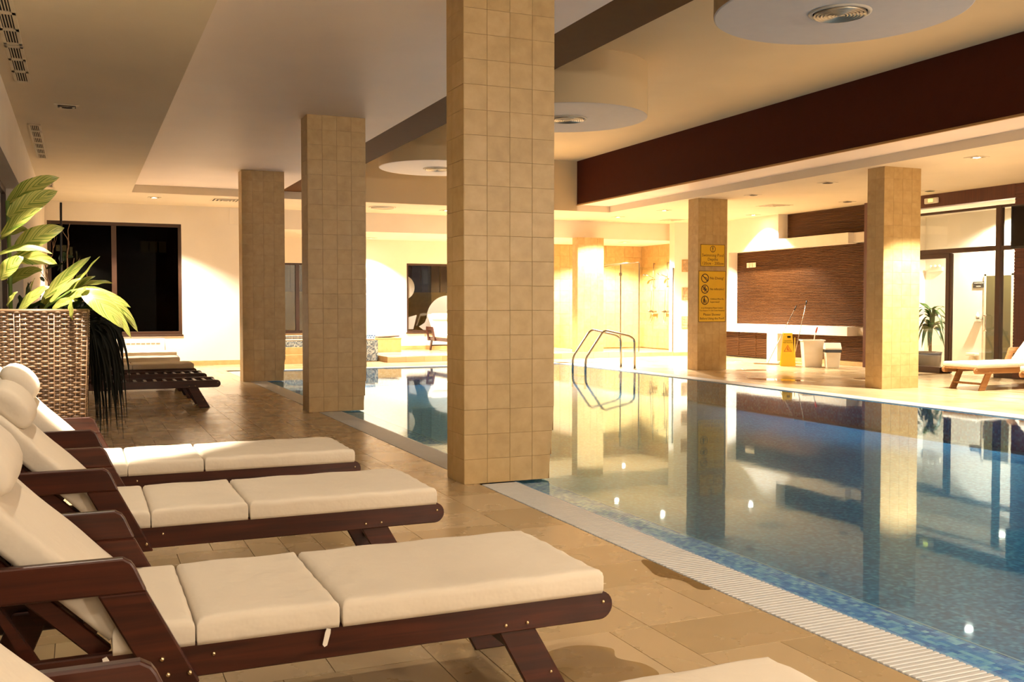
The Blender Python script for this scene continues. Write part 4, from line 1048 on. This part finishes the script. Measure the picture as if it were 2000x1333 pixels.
for (b0, t0, yy, hw, bow, tilt) in LEAVES:
    p0 = Vector((b0[0], yy, b0[1])); p2 = Vector((t0[0], yy - 0.06, t0[1])); mid = (p0 + p2) / 2 + Vector((0, -0.05, bow))
    d = (p2 - p0).normalized()
    sd = (UPV * math.cos(tilt) + FW * math.sin(tilt)); sd = sd - d * sd.dot(d)
    if sd.length < 0.2: sd = RT
    o = obj('leaf', leaf_mesh([p0, mid, p2], hw, sd), 'leaf', gp); o.location = (0.3, -7.93, -1.215)
STEMS = [([(-0.55, 7.9, 1.2), (-0.565, 7.88, 1.5), (-0.56, 7.85, 1.86)], 0.013), ([(-0.46, 7.95, 1.2), (-0.46, 7.95, 1.6), (-0.47, 7.97, 2.05)], 0.014),
         ([(-0.52, 7.85, 1.2), (-0.55, 7.82, 1.55), (-0.60, 7.82, 1.8)], 0.009), ([(-0.30, 7.9, 1.2), (-0.22, 7.9, 1.30), (-0.06, 7.88, 1.41), (0.04, 7.8, 1.42)], 0.010),
         ([(-0.25, 7.9, 1.2), (-0.18, 7.9, 1.28), (-0.09, 7.85, 1.36)], 0.009), ([(-0.20, 7.8, 1.2), (-0.12, 7.78, 1.30), (-0.065, 7.65, 1.35)], 0.008)]
for pts, r in STEMS:
    o = MB().tube(pts, r, 8).build('stem', 'stem', gp); o.location = (0.3, -7.93, -1.215)
o = MB().tube([(-0.62, 7.95, 1.2), (-0.615, 7.95, 2.02)], 0.009, 8).build('support_cane', 'stem', gp); o.location = (0.3, -7.93, -1.215)
# dark undergrowth in the same planter
ug = tag(empty('undergrowth_plant', (-0.3, 8.05, 1.215)), 'low dark green plant between the striped leaves', 'plant')
rr = random.Random(5)
for k in range(34):
    bx_ = rr.uniform(-0.45, 0.0); a = rr.uniform(-0.5, 2.2); L_ = rr.uniform(0.10, 0.26)
    p0 = Vector((bx_, 8.1, 1.2)); p2 = p0 + Vector((math.cos(a) * L_, rr.uniform(-0.1, 0.1), abs(math.sin(a)) * L_ * 0.9 + 0.05)); mid = (p0 + p2) / 2 + Vector((0, 0, 0.09))
    o = obj('leaf', leaf_mesh([p0, mid, p2], rr.uniform(0.012, 0.024), FW * 0.5 + UPV, n=7), 'leaf_dark', ug); o.location = (0.3, -8.05, -1.215)
# twiggy plant and black trailing blades in the second planter
tw = tag(empty('twig_plant', (-0.2, 8.8, 1.04)), 'dry branching twigs tied to a black stake in front of the corner window', 'plant')
def tw_(n, mb, mat): o = mb.build(n, mat, tw); o.location = (0.2, -8.8, -1.04)
tw_('stake', MB().tube([(-0.145, 8.8, 1.0), (-0.135, 8.8, 2.13)], 0.009, 8), 'black')
rr = random.Random(11)
def branch(p, d, L_, r, depth):
    pts = [p]; q = Vector(p); dd = Vector(d)
    for i in range(4):
        dd = (dd + Vector((rr.uniform(-.35, .35), rr.uniform(-.2, .2), rr.uniform(-.1, .35)))).normalized(); q = q + dd * L_ / 4; pts.append(q.copy())
    tw_('twig', MB().tube(pts, [r * (1 - 0.15 * i) for i in range(5)], 6), 'twig')
    if depth:
        for i in range(3): branch(pts[rr.randint(1, 4)], (dd + Vector((rr.uniform(-1, 1), rr.uniform(-.4, .4), rr.uniform(-.4, .5)))).normalized(), L_ * 0.55, r * 0.55, depth - 1)
branch(Vector((-0.07, 8.8, 1.35)), Vector((0.0, 0, 1)), 0.34, 0.013, 2)
branch(Vector((-0.16, 8.85, 1.3)), Vector((-0.4, 0, 1)), 0.35, 0.008, 2)
branch(Vector((-0.12, 8.8, 1.0)), Vector((0.1, 0, 1)), 0.40, 0.014, 1)
rr = random.Random(3)
for k in range(16):
    p0 = Vector((rr.uniform(-0.35, 0.0), 8.8, rr.uniform(1.25, 1.7))); p2 = p0 + Vector((rr.uniform(-.12, .12), rr.uniform(-.05, .05), rr.uniform(-.08, .1)))
    o = obj('leaf', leaf_mesh([p0, (p0 + p2) / 2 + Vector((0, 0, .02)), p2], rr.uniform(0.012, 0.028), UPV + FW * .4, n=6), 'leaf_dark', tw); o.location = (0.2, -8.8, -1.04)
bd = tag(empty('trailing_plant', (-0.1, 8.75, 1.04)), 'black drooping blade leaved plant hanging over the right side of the wicker planter', 'plant')
rr = random.Random(21)
for k in range(95):
    x0_ = rr.uniform(-0.04, 0.10); y0_ = rr.uniform(8.5, 9.0); xo = rr.uniform(0.045, 0.30) ** 1.0; zb = rr.uniform(0.35, 0.95) if k % 4 else rr.uniform(0.18, 0.4)
    p0 = Vector((x0_ - 0.04, y0_, 1.10)); p1 = Vector((xo + rr.uniform(-.02, .05), y0_ - 0.05, 1.42 - rr.uniform(0, .2))); p2 = Vector((xo + rr.uniform(-0.02, 0.07), y0_ - rr.uniform(0, .15), zb))
    o = obj('blade', leaf_mesh([p0, p1, p2], rr.uniform(0.006, 0.016), RT + FW * rr.uniform(-.8, .8), n=9, cup=0.4), 'leaf_black', bd); o.location = (0.1, -8.75, -1.04)

# ------------------------------------------------------------------ wet patches on the paving
M['puddle'] = glass('thin_water_film', (0.80, 0.75, 0.64), 1.33, 0.03)
def puddle(pts, lb):
    n = len(pts); out = []
    for i in range(n):          # smooth closed outline
        a, b, c_, d = (Vector((*pts[(i + k) % n], 0)) for k in (-1, 0, 1, 2))
        for k in range(6):
            u = k / 6
            out.append(0.5 * ((2 * b) + (c_ - a) * u + (2 * a - 5 * b + 4 * c_ - d) * u * u + (3 * b - a - 3 * c_ + d) * u ** 3))
    o = MB().add([(p.x, p.y, 0.0009) for p in out], [tuple(range(len(out)))]).build('puddle', 'puddle')
    tag(o, lb, 'puddle')
puddle([(2.60, 4.35), (2.645, 4.35), (2.645, 4.09), (2.645, 3.81), (2.58, 3.81), (2.59, 3.96), (2.53, 4.08), (2.555, 4.2)], 'wet patch on the beige floor beside the left overflow grating')
puddle([(1.58, 3.33), (1.72, 3.36), (1.83, 3.28), (1.80, 3.18), (1.86, 3.08), (1.84, 2.96), (1.66, 2.93), (1.46, 3.06), (1.52, 3.22)], 'wet stain on the floor at the foot of the foreground lounger')
puddle([(12.2, 16.75), (12.75, 16.65), (12.7, 16.3), (12.2, 16.35)], 'wet patch on the floor right of the sign pillar')
puddle([(12.75, 13.95), (13.4, 13.85), (13.5, 13.5), (13.0, 13.4), (12.6, 13.6)], 'wet patch on the floor behind the right pillar')
puddle([(11.0, 14.7), (11.5, 14.3), (11.6, 13.6), (11.2, 13.9), (10.9, 14.3)], 'long wet patch on the deck between the two right pillars')
# ------------------------------------------------------------------ pool ladder
ld = tag(empty('pool_ladder', (10.0, 18.1, 0)), 'bent stainless steel pool ladder rails at the far right pool edge', 'ladder')
def rnd_path(pts, r=0.09, n=5):
    out = [Vector(pts[0])]
    for i in range(1, len(pts) - 1):
        p, a, b = Vector(pts[i]), Vector(pts[i - 1]), Vector(pts[i + 1])
        da = (a - p); db = (b - p); q = min(r, da.length * .45, db.length * .45)
        s0 = p + da.normalized() * q; s1 = p + db.normalized() * q
        for k in range(n + 1):
            u = k / n; out.append(s0 * (1 - u) ** 2 + p * 2 * u * (1 - u) + s1 * u * u)
    out.append(Vector(pts[-1])); return out
for yy in (17.83, 18.40):
    pts = [(10.48, yy, 0.0), (10.47, yy, 0.60), (10.36, yy, 0.68), (9.80, yy, 0.80), (9.72, yy, 0.76), (9.34, yy, 0.24), (9.325, yy, -0.375)]
    o = MB().tube(rnd_path(pts, 0.10), 0.0235, 12).build('handrail', 'steel', ld); o.location = (-10, -18.1, 0)
    o = MB().lathe([(0.001, 0.018), (0.03, 0.018), (0.05, 0.004), (0.052, 0.0)], (10.48, yy, 0), 20).build('base_flange', 'steel', ld); o.location = (-10, -18.1, 0)
for z in (-0.12, -0.28):
    o = B(9.29, 9.38, 17.83, 18.40, z - 0.015, z + 0.015).build('tread', 'steel', ld, bevel=0.004); o.location = (-10, -18.1, 0)

# ------------------------------------------------------------------ shower fittings
sg = tag(empty('shower_screen', (13.7, 22.3, 0.06)), 'frameless glass shower screen with chrome brace bars', 'shower screen')
def sgp(n, mb, mat): o = mb.build(n, mat, sg); o.location = (-13.7, -22.3, -0.06)
sgp('front_panel', B(13.18, 14.19, 22.20, 22.208, 0.10, 2.30), 'shower_glass')
sgp('side_panel', B(13.14, 13.148, 22.22, 23.1, 0.08, 2.40), 'shower_glass')
sgp('glass_door', B(13.14, 13.148, 23.13, 24.2, 0.08, 2.30), 'shower_glass')
sgp('threshold', B(13.10, 14.195, 22.16, 22.26, 0.0, 0.10), 'pillar_tile')
sgp('edge_seal', B(13.16, 13.178, 22.19, 22.22, 0.10, 2.40), 'steel_dark')
sgp('edge_seal', B(13.13, 13.155, 23.10, 23.125, 0.08, 2.40), 'steel_dark')
sgp('edge_seal', B(14.18, 14.195, 22.19, 22.22, 0.10, 2.30), 'steel_dark')
sgp('brace_bar', MB().tube([(13.16, 22.2, 2.42), (13.14, 24.0, 2.42)], 0.012, 8), 'steel_dark')
sgp('brace_bar', MB().tube([(13.16, 22.2, 2.42), (13.75, 25.2, 2.42)], 0.010, 8), 'steel_dark')
for z in (0.5, 2.1): sgp('hinge', B(13.12, 13.17, 23.08, 23.16, z, z + 0.08), 'steel_dark')
def shower(y, lb):
    t = tag(empty('shower_set', (15.02, y, 1.1)), lb, 'shower')
    MB().tube([(-0.05, 0, 0.72), (-0.05, 0, 1.42)], 0.011, 8).build('slide_bar', 'steel_dark', t)
    for z in (0.74, 1.40): MB().tube([(0, 0, z), (-0.05, 0, z)], 0.014, 8).build('bar_bracket', 'steel_dark', t)
    h = MB().tube([(-0.05, 0, 1.0), (-0.16, 0.08, 1.06), (-0.26, 0.14, 1.10)], 0.013, 8).build('shower_arm', 'steel_dark', t)
    MB().lathe([(0.001, 0.0), (0.05, 0.0), (0.045, 0.02), (0.015, 0.04), (0.001, 0.04)], (-0.27, 0.15, 1.07), 16).build('shower_head', 'steel_dark', h)
    MB().tube([(-0.06, 0, 0.05), (-0.09, 0.03, -0.22), (-0.10, 0.08, -0.28), (-0.09, 0.10, -0.1), (-0.08, 0.05, 0.5), (-0.08, 0.04, 1.0)], 0.008, 8).build('hose', 'steel_dark', t)
    MB().tube([(-0.06, -0.17, 0.04), (-0.06, 0.17, 0.04)], 0.024, 10).build('mixer_body', 'steel_dark', t)
    for s_ in (-1, 1): MB().tube([(-0.06, s_ * 0.15, 0.04), (-0.12, s_ * 0.16, 0.05)], 0.022, 10).build('tap_handle', 'steel_dark', t)
    MB().tube([(-0.06, 0, 0.04), (-0.14, 0, 0.09), (-0.16, 0, 0.05)], 0.012, 8).build('spout', 'steel_dark', t)
shower(24.45, 'chrome hand shower and mixer on the tiled wall, left of two')
shower(23.72, 'chrome hand shower and mixer on the tiled wall, right of two')

# ------------------------------------------------------------------ yellow signs on the pillar
def lines(parent, items, x, y, z):
    for (tx, size, px, pz, al_) in items:
        o = obj('lettering', text_mesh(tx, size, al_), 'ink', parent); o.rotation_euler = (math.pi / 2, 0, 0); o.location = (px, -0.0125, pz)
def ringm(cx, cz, r, wd, y): 
    m = MB(); n = 28; 
    for k in range(n):
        a0 = 2 * math.pi * k / n; a1 = 2 * math.pi * (k + 1) / n
        m.prism([(cx + r * math.cos(a0), cz + r * math.sin(a0)), (cx + r * math.cos(a1), cz + r * math.sin(a1)), (cx + (r - wd) * math.cos(a1), cz + (r - wd) * math.sin(a1)), (cx + (r - wd) * math.cos(a0), cz + (r - wd) * math.sin(a0))], y - 0.001, y)
    return m
sy = 16.948
def plate(t, w_, h_):
    p = B(-w_ / 2, w_ / 2, -0.011, 0.0, 0, h_).build('sign_plate', 'sign_yellow', t, bevel=0.001)
    e = 0.009
    B(-w_ / 2, w_ / 2, -0.0125, -0.010, 0, e).build('border', 'ink', p); B(-w_ / 2, w_ / 2, -0.0125, -0.010, h_ - e, h_).build('border', 'ink', p)
    B(-w_ / 2, -w_ / 2 + e, -0.0125, -0.010, e, h_ - e).build('border', 'ink', p); B(w_ / 2 - e, w_ / 2, -0.0125, -0.010, e, h_ - e).build('border', 'ink', p)
    return p
s1 = tag(empty('depth_sign', (11.765, sy, 2.10)), 'small yellow swimming pool depths sign on the pillar', 'sign')
p1 = plate(s1, 0.585, 0.445)
ringm(0.0, 0.352, 0.066, 0.012, -0.0115).build('circle', 'ink', p1); MB().box(-0.010, 0.010, -0.0125, -0.011, 0.336, 0.395).box(-0.009, 0.009, -0.0125, -0.011, 0.306, 0.324).build('exclamation_mark', 'ink', p1)
lines(p1, [('Swimming Pool', 0.085, 0, 0.225, 'CENTER'), ('Depths', 0.085, 0, 0.142, 'CENTER'), ('120cm - 200cm', 0.085, 0, 0.060, 'CENTER')], 0, 0, 0)
s2 = tag(empty('rules_sign', (11.755, sy, 0.975)), 'large yellow pool rules sign with three pictograms on the pillar', 'sign')
p2 = plate(s2, 0.655, 1.035)
for k, zz in enumerate((0.885, 0.665, 0.44)):
    ringm(-0.175, zz, 0.092, 0.017, -0.0115).build('circle', 'ink', p2)
    if k < 2:
        o = B(-0.088, 0.088, -0.0128, -0.0112, -0.009, 0.009).build('slash', 'ink', p2); o.location = (-0.175, 0, zz); o.rotation_euler = (0, math.radians(45), 0)
D1 = MB().prism([(-0.20, 0.915), (-0.13, 0.895), (-0.105, 0.85), (-0.115, 0.845), (-0.135, 0.88), (-0.20, 0.905)], -0.0125, -0.0112); D1.prism(arc(-0.105, 0.84, 0.014, 0, 345, 10), -0.0125, -0.0112); D1.build('pictogram', 'ink', p2)
D2 = MB().prism(arc(-0.175, 0.712, 0.016, 0, 345, 10), -0.0125, -0.0112); D2.box(-0.187, -0.163, -0.0125, -0.0112, 0.615, 0.698).box(-0.225, -0.125, -0.0125, -0.0112, 0.655, 0.675); D2.build('pictogram', 'ink', p2)
D3 = MB().prism(arc(-0.19, 0.495, 0.013, 0, 345, 10), -0.0125, -0.0112); D3.prism([(-0.205, 0.478), (-0.176, 0.478), (-0.168, 0.43), (-0.175, 0.38), (-0.185, 0.38), (-0.19, 0.42), (-0.196, 0.38), (-0.207, 0.38), (-0.212, 0.44)], -0.0125, -0.0112)
D3.prism(arc(-0.148, 0.44, 0.010, 0, 345, 10), -0.0125, -0.0112); D3.prism([(-0.158, 0.428), (-0.138, 0.428), (-0.14, 0.38), (-0.156, 0.38)], -0.0125, -0.0112); D3.build('pictogram', 'ink', p2)
lines(p2, [('No Diving!', 0.076, -0.055, 0.885, 'LEFT'), ('No Inflatables!', 0.058, -0.05, 0.665, 'LEFT'), ('Children Must Be', 0.047, -0.05, 0.465, 'LEFT'), ('Supervised!', 0.050, -0.05, 0.405, 'LEFT'),
           ('In an Emergency Please Contact', 0.040, 0, 0.285, 'CENTER'), ('Your Request To Club Center Reception', 0.036, 0, 0.232, 'CENTER'), ('Please Shower', 0.072, 0, 0.150, 'CENTER'), ('Before Using the Pool!', 0.064, 0, 0.070, 'CENTER')], 0, 0, 0)

# ------------------------------------------------------------------ cleaning things by the slatted wall
wfs = tag(empty('wet_floor_sign', (14.05, 17.42, 0), -0.62), 'yellow folding caution wet floor sign in front of the white ledge', 'sign')
def aframe(s_):
    m = MB(); H_ = 0.70; wb, wt2 = 0.155, 0.095; y0 = -0.17 * s_; y1 = -0.035 * s_; th = 0.012 * s_
    vs = [(-wb, y0, 0), (wb, y0, 0), (wt2, y1, H_), (-wt2, y1, H_), (-wb, y0 + th, 0), (wb, y0 + th, 0), (wt2, y1 + th, H_), (-wt2, y1 + th, H_)]
    return m.add(vs, [(0, 1, 2, 3), (7, 6, 5, 4), (0, 4, 5, 1), (1, 5, 6, 2), (2, 6, 7, 3), (3, 7, 4, 0)])
fp = aframe(1).build('front_leaf', 'yellow', wfs); bp_ = aframe(-1).build('rear_leaf', 'yellow', wfs)
MB().tbox(-0.10, 0.10, -0.05, 0.05, 0.665, 0.715).build('hinge_cap', 'yellow', wfs, bevel=0.008)
MB().prism([(-0.14, 0.0), (0.14, 0.0), (0.03, 0.62), (-0.03, 0.62)], 0.145, 0.16, 'X').build('side_web', 'yellow', wfs)
tl = math.atan2(0.135, 0.70)
face_ = empty('printed_face'); face_.parent = fp; face_.rotation_euler = (-tl, 0, 0); face_.location = (0, -0.17, 0)
def fpp(n, me, mat): 
    o = obj(n, me, mat, fp); o.rotation_euler = (-tl, 0, 0); return o
bpy.data.objects.remove(face_)
def fl_(z, off=-0.003): return (0, -0.17 + 0.135 * z / 0.70 + off, z)
for tx, z in (('CAUTION', 0.545), ('WET FLOOR', 0.505)):
    o = obj('lettering', text_mesh(tx, 0.036), 'ink', fp); o.rotation_euler = (math.pi / 2 - tl, 0, 0); o.location = fl_(z)
tri = MB()
tp = [(-0.085, -0.075), (0.085, -0.075), (0.0, 0.075)]; ti = [(-0.068, -0.065), (0.068, -0.065), (0.0, 0.056)]
for k in range(3):
    j = (k + 1) % 3; tri.prism([tp[k], tp[j], ti[j], ti[k]], -0.001, 0.0)
o = tri.build('warning_triangle', 'red_ink', fp); o.rotation_euler = (-tl, 0, 0); o.location = fl_(0.385)
fig = MB().prism(arc(-0.005, 0.018, 0.010, 0, 340, 9), -0.001, 0).prism([(-0.035, -0.02), (-0.028, -0.015), (0.0, 0.005), (0.02, 0.002), (0.02, -0.008), (0.0, -0.005), (0.012, -0.055), (0.002, -0.058), (-0.012, -0.02)], -0.001, 0).prism([(0.0, -0.02), (0.03, -0.03), (0.045, -0.055), (0.037, -0.058), (0.022, -0.038), (0.0, -0.03)], -0.001, 0)
o = fig.build('slipping_figure', 'red_ink', fp); o.rotation_euler = (-tl, 0, 0); o.location = fl_(0.385)
o = B(-0.035, 0.035, -0.004, 0.002, -0.02, 0.02).build('grip_slot', 'dark', fp); o.rotation_euler = (-tl, 0, 0); o.location = (0.025, fl_(0.63)[1], 0.63)
b1 = tag(empty('mop_bucket', (14.30, 16.93, 0), -0.5), 'large white open plastic bin with a brush in it, next to the yellow sign', 'bin')
def hollow(w0, d0, w1, d1_, h, th):
    m = MB()
    o_ = [(-w0, -d0, 0), (w0, -d0, 0), (w0, d0, 0), (-w0, d0, 0)]; t_ = [(-w1, -d1_, h), (w1, -d1_, h), (w1, d1_, h), (-w1, d1_, h)]
    i_ = [(-w1 + th, -d1_ + th, h), (w1 - th, -d1_ + th, h), (w1 - th, d1_ - th, h), (-w1 + th, d1_ - th, h)]; b_ = [(-w0 + th, -d0 + th, .02), (w0 - th, -d0 + th, .02), (w0 - th, d0 - th, .02), (-w0 + th, d0 - th, .02)]
    fs = [(3, 2, 1, 0)]
    for k in range(4):
        j = (k + 1) % 4; fs += [(k, j, 4 + j, 4 + k), (4 + k, 4 + j, 8 + j, 8 + k), (8 + k, 8 + j, 12 + j, 12 + k)]
    fs.append((12, 13, 14, 15)); return m.add(o_ + t_ + i_ + b_, fs)
hollow(0.175, 0.155, 0.215, 0.19, 0.56, 0.012).build('bucket_body', 'whitep', b1, bevel=0.012, bseg=2)
rm = MB(); 
for (a_, b__, c_, d_) in ((-0.24, 0.24, -0.212, -0.188), (-0.24, 0.24, 0.188, 0.212), (-0.24, -0.212, -0.188, 0.188), (0.212, 0.24, -0.188, 0.188)): rm.box(a_, b__, c_, d_, 0.555, 0.58)
rm.build('bucket_rim', 'whitep', b1, bevel=0.004)
br = tag(empty('cleaning_brush', (14.30, 16.93, 0.03)), 'thin white handled brush with a red grip standing in the white bin', 'brush')
MB().tube([(-0.02, 0.03, 0.0), (0.07, 0.0, 0.62), (0.09, -0.01, 0.70)], 0.010, 8).build('handle', 'whitep', br); MB().tube([(0.09, -0.01, 0.70), (0.12, -0.02, 0.82)], 0.016, 8).build('grip', 'red_plastic', br); MB().ball((-0.02, 0.03, 0.06), 0.05, 10, 6).build('brush_head', 'whitep', br)
b2_ = tag(empty('swing_bin', (14.40, 16.42, 0), -0.5), 'small white swing lid bin with a black bag edge', 'bin')
MB().tbox(-0.155, 0.155, -0.13, 0.13, 0, 0.385, (0.03, 0.03, 0.025, 0.025)).build('bin_body', 'whitep', b2_, bevel=0.012, bseg=2)
MB().tbox(-0.162, 0.162, -0.137, 0.137, 0.33, 0.395).build('bag_edge', 'black', b2_, bevel=0.006)
MB().prism([(-0.137, 0.39), (0.137, 0.39), (0.135, 0.42), (0.03, 0.53), (-0.03, 0.53), (-0.135, 0.42)], -0.165, 0.165, 'X').build('lid', 'whitep', b2_, bevel=0.008, bseg=2)
def squeegee(p0, p1, lb, head=True):
    t = tag(empty('squeegee', p0), lb, 'squeegee', 'long handled squeegees'); d = Vector(p1) - Vector(p0)
    MB().tube([(0, 0, 0.03), tuple(d * 0.93)], 0.0085, 8).build('handle', 'steel', t); MB().tube([tuple(d * 0.93), tuple(d)], 0.014, 8).build('grip', 'black', t)
    o = B(-0.33, 0.33, -0.014, 0.014, 0.0, 0.035).build('blade', 'steel', t, bevel=0.003); o.rotation_euler = (0, 0, -1.05)
    B(-0.33, 0.33, -0.004, 0.004, 0.0, 0.012).build('rubber_strip', 'black', o)
squeegee((13.98, 18.0, 0.0), (14.98, 18.28, 1.30), 'long steel squeegee leaning on the white ledge, its blade flat on the floor')
squeegee((14.55, 17.85, 0.0), (15.0, 17.95, 1.42), 'taller squeegee handle leaning behind the yellow floor sign')

# ------------------------------------------------------------------ television, emergency lamp, plant behind the glass
tv = tag(empty('television', (13.5, 10.75, 2.2)), 'black flat television hung at the right picture edge', 'television')
B(-0.03, 0.03, -0.58, 0.58, 0.0, 0.68).build('casing', 'black', tv, bevel=0.01, bseg=2)
B(-0.034, -0.028, -0.55, 0.55, 0.04, 0.65).build('screen', 'screen', tv)
MB().tube([(0.06, 0, 0.35), (0.06, 0, LOW - 2.2)], 0.022, 10).build('ceiling_pole', 'black', tv); B(0.03, 0.09, -0.12, 0.12, 0.2, 0.5).build('bracket', 'black', tv)
em = tag(empty('emergency_lamp', (15.22, 14.59, 3.345)), 'small white emergency lamp glowing yellow on the brown header', 'lamp')
B(-0.05, 0.0, -0.165, 0.165, -0.055, 0.055).build('lamp_housing', 'whitep', em, bevel=0.015, bseg=2)
B(-0.056, -0.048, -0.055, 0.055, -0.022, 0.03).build('lens', 'exit', em)
pp = tag(empty('potted_dracaena', (15.95, 15.38, 0)), 'drooping green dracaena in a brown glazed pot behind the glass', 'plant')
MB().lathe([(0.001, 0.0), (0.24, 0.0), (0.27, 0.05), (0.28, 0.18), (0.285, 0.30), (0.30, 0.36), (0.275, 0.36), (0.26, 0.31), (0.001, 0.31)], (0, 0, 0), 32).build('pot', 'pot', pp)
MB().tube([(0.03, -0.06, 0.3), (0.03, -0.06, 0.85)], 0.032, 10).build('trunk', 'twig', pp)
rr = random.Random(8)
for k in range(40):
    lvl = rr.choice([0.82, 0.85, 1.05, 1.2]); a = rr.uniform(0, 2 * math.pi); L_ = rr.uniform(0.25, 0.42)
    p0 = Vector((0.03, -0.06, lvl)); p1 = p0 + Vector((math.cos(a) * L_ * .6, math.sin(a) * L_ * .6, rr.uniform(0.12, 0.36))); p2 = p0 + Vector((math.cos(a) * L_ * 1.15, math.sin(a) * L_ * 1.15, rr.uniform(-0.5, 0.2)))
    obj('leaf', leaf_mesh([p0, p1, p2], rr.uniform(0.032, 0.058), Vector((-math.sin(a), math.cos(a), 0)), n=9), 'leaf_mid', pp)
MB().tube([(0.03, -0.06, 0.8), (0.03, -0.05, 1.25)], 0.02, 8).build('cane', 'stem', pp)

# ------------------------------------------------------------------ radiator cover under the corner window, small wall hatch
rc = tag(empty('radiator', (0.55, 22.64, 0.18)), 'low white slotted radiator under the corner window', 'radiator')
B(-1.1, 1.1, -0.05, 0.04, 0.0, 0.42).build('radiator_body', 'whitep', rc, bevel=0.008)
for k in range(20): B(-0.98 + k * 0.10, -0.90 + k * 0.10, -0.054, -0.049, 0.30, 0.33).build('slot', 'vent_metal', rc)
ht_ = tag(empty('wall_hatch', (3.24, 22.69, 3.10)), 'faint square access panel high on the far wall beside the farthest pillar', 'panel')
B(-0.2, 0.2, -0.006, 0.01, 0, 0.36).build('hatch_door', 'plaster', ht_, bevel=0.002); B(-0.21, 0.21, -0.003, 0.01, -0.01, 0.37).build('hatch_frame', 'whitep', ht_)

# ------------------------------------------------------------------ outside, seen faintly through the windows
pw_ = MB().box(-3.0, 3.1, 27.0, 27.2, -0.2, 1.49)
tag(pw_.build('parapet', 'parapet'), 'low wall outside the corner window', 'wall')
pw_ = MB().box(3.4, 13.0, 28.0, 28.4, -0.2, 1.70)
tag(pw_.build('parapet', 'parapet'), 'low olive wall outside the alcove windows', 'wall')
rl_ = tag(empty('railing', (3.0, 26.0, 1.5)), 'dark vertical bar railing outside the windows', 'railing')
for k in range(44):
    o = B(-0.012, 0.012, -0.012, 0.012, 0, 1.2).build('bar', 'frame', rl_); o.location = (-5.5 + k * 0.24 if k < 22 else 1.6 + (k - 22) * 0.3, 2.6, 0)
struct(B(-6, 14, 22.95, 40, -0.3, -0.2).build('ground_outside', 'parapet'))
fb = tag(empty('night_building', (1.0, 40, 0)), 'dark building with a few lit windows across the yard', 'building')
B(-8, 10, 0, 0.3, 0, 9).build('facade', 'facade', fb)
for (x, z, w_, h_, mt_) in ((1.10, 3.32, 0.26, 0.42, 'night_win'), (1.42, 3.32, 0.26, 0.42, 'night_win'), (1.74, 3.32, 0.26, 0.42, 'night_win'), (-2.75, 3.36, 0.35, 0.20, 'night_win2'), (-2.30, 3.32, 0.16, 0.26, 'night_win2'), (-1.80, 3.3, 0.35, 0.22, 'night_win2'), (-1.35, 3.1, 0.10, 0.36, 'night_win2'), (-1.15, 3.0, 0.06, 0.3, 'night_win2')):
    f_ = B(x - 0.04, x + w_ + 0.04, -0.06, 0.0, z - 0.04, z + h_ + 0.04).build('window', 'frame_dark', fb); B(x, x + w_, -0.07, -0.055, z, z + h_).build('pane', mt_, f_)
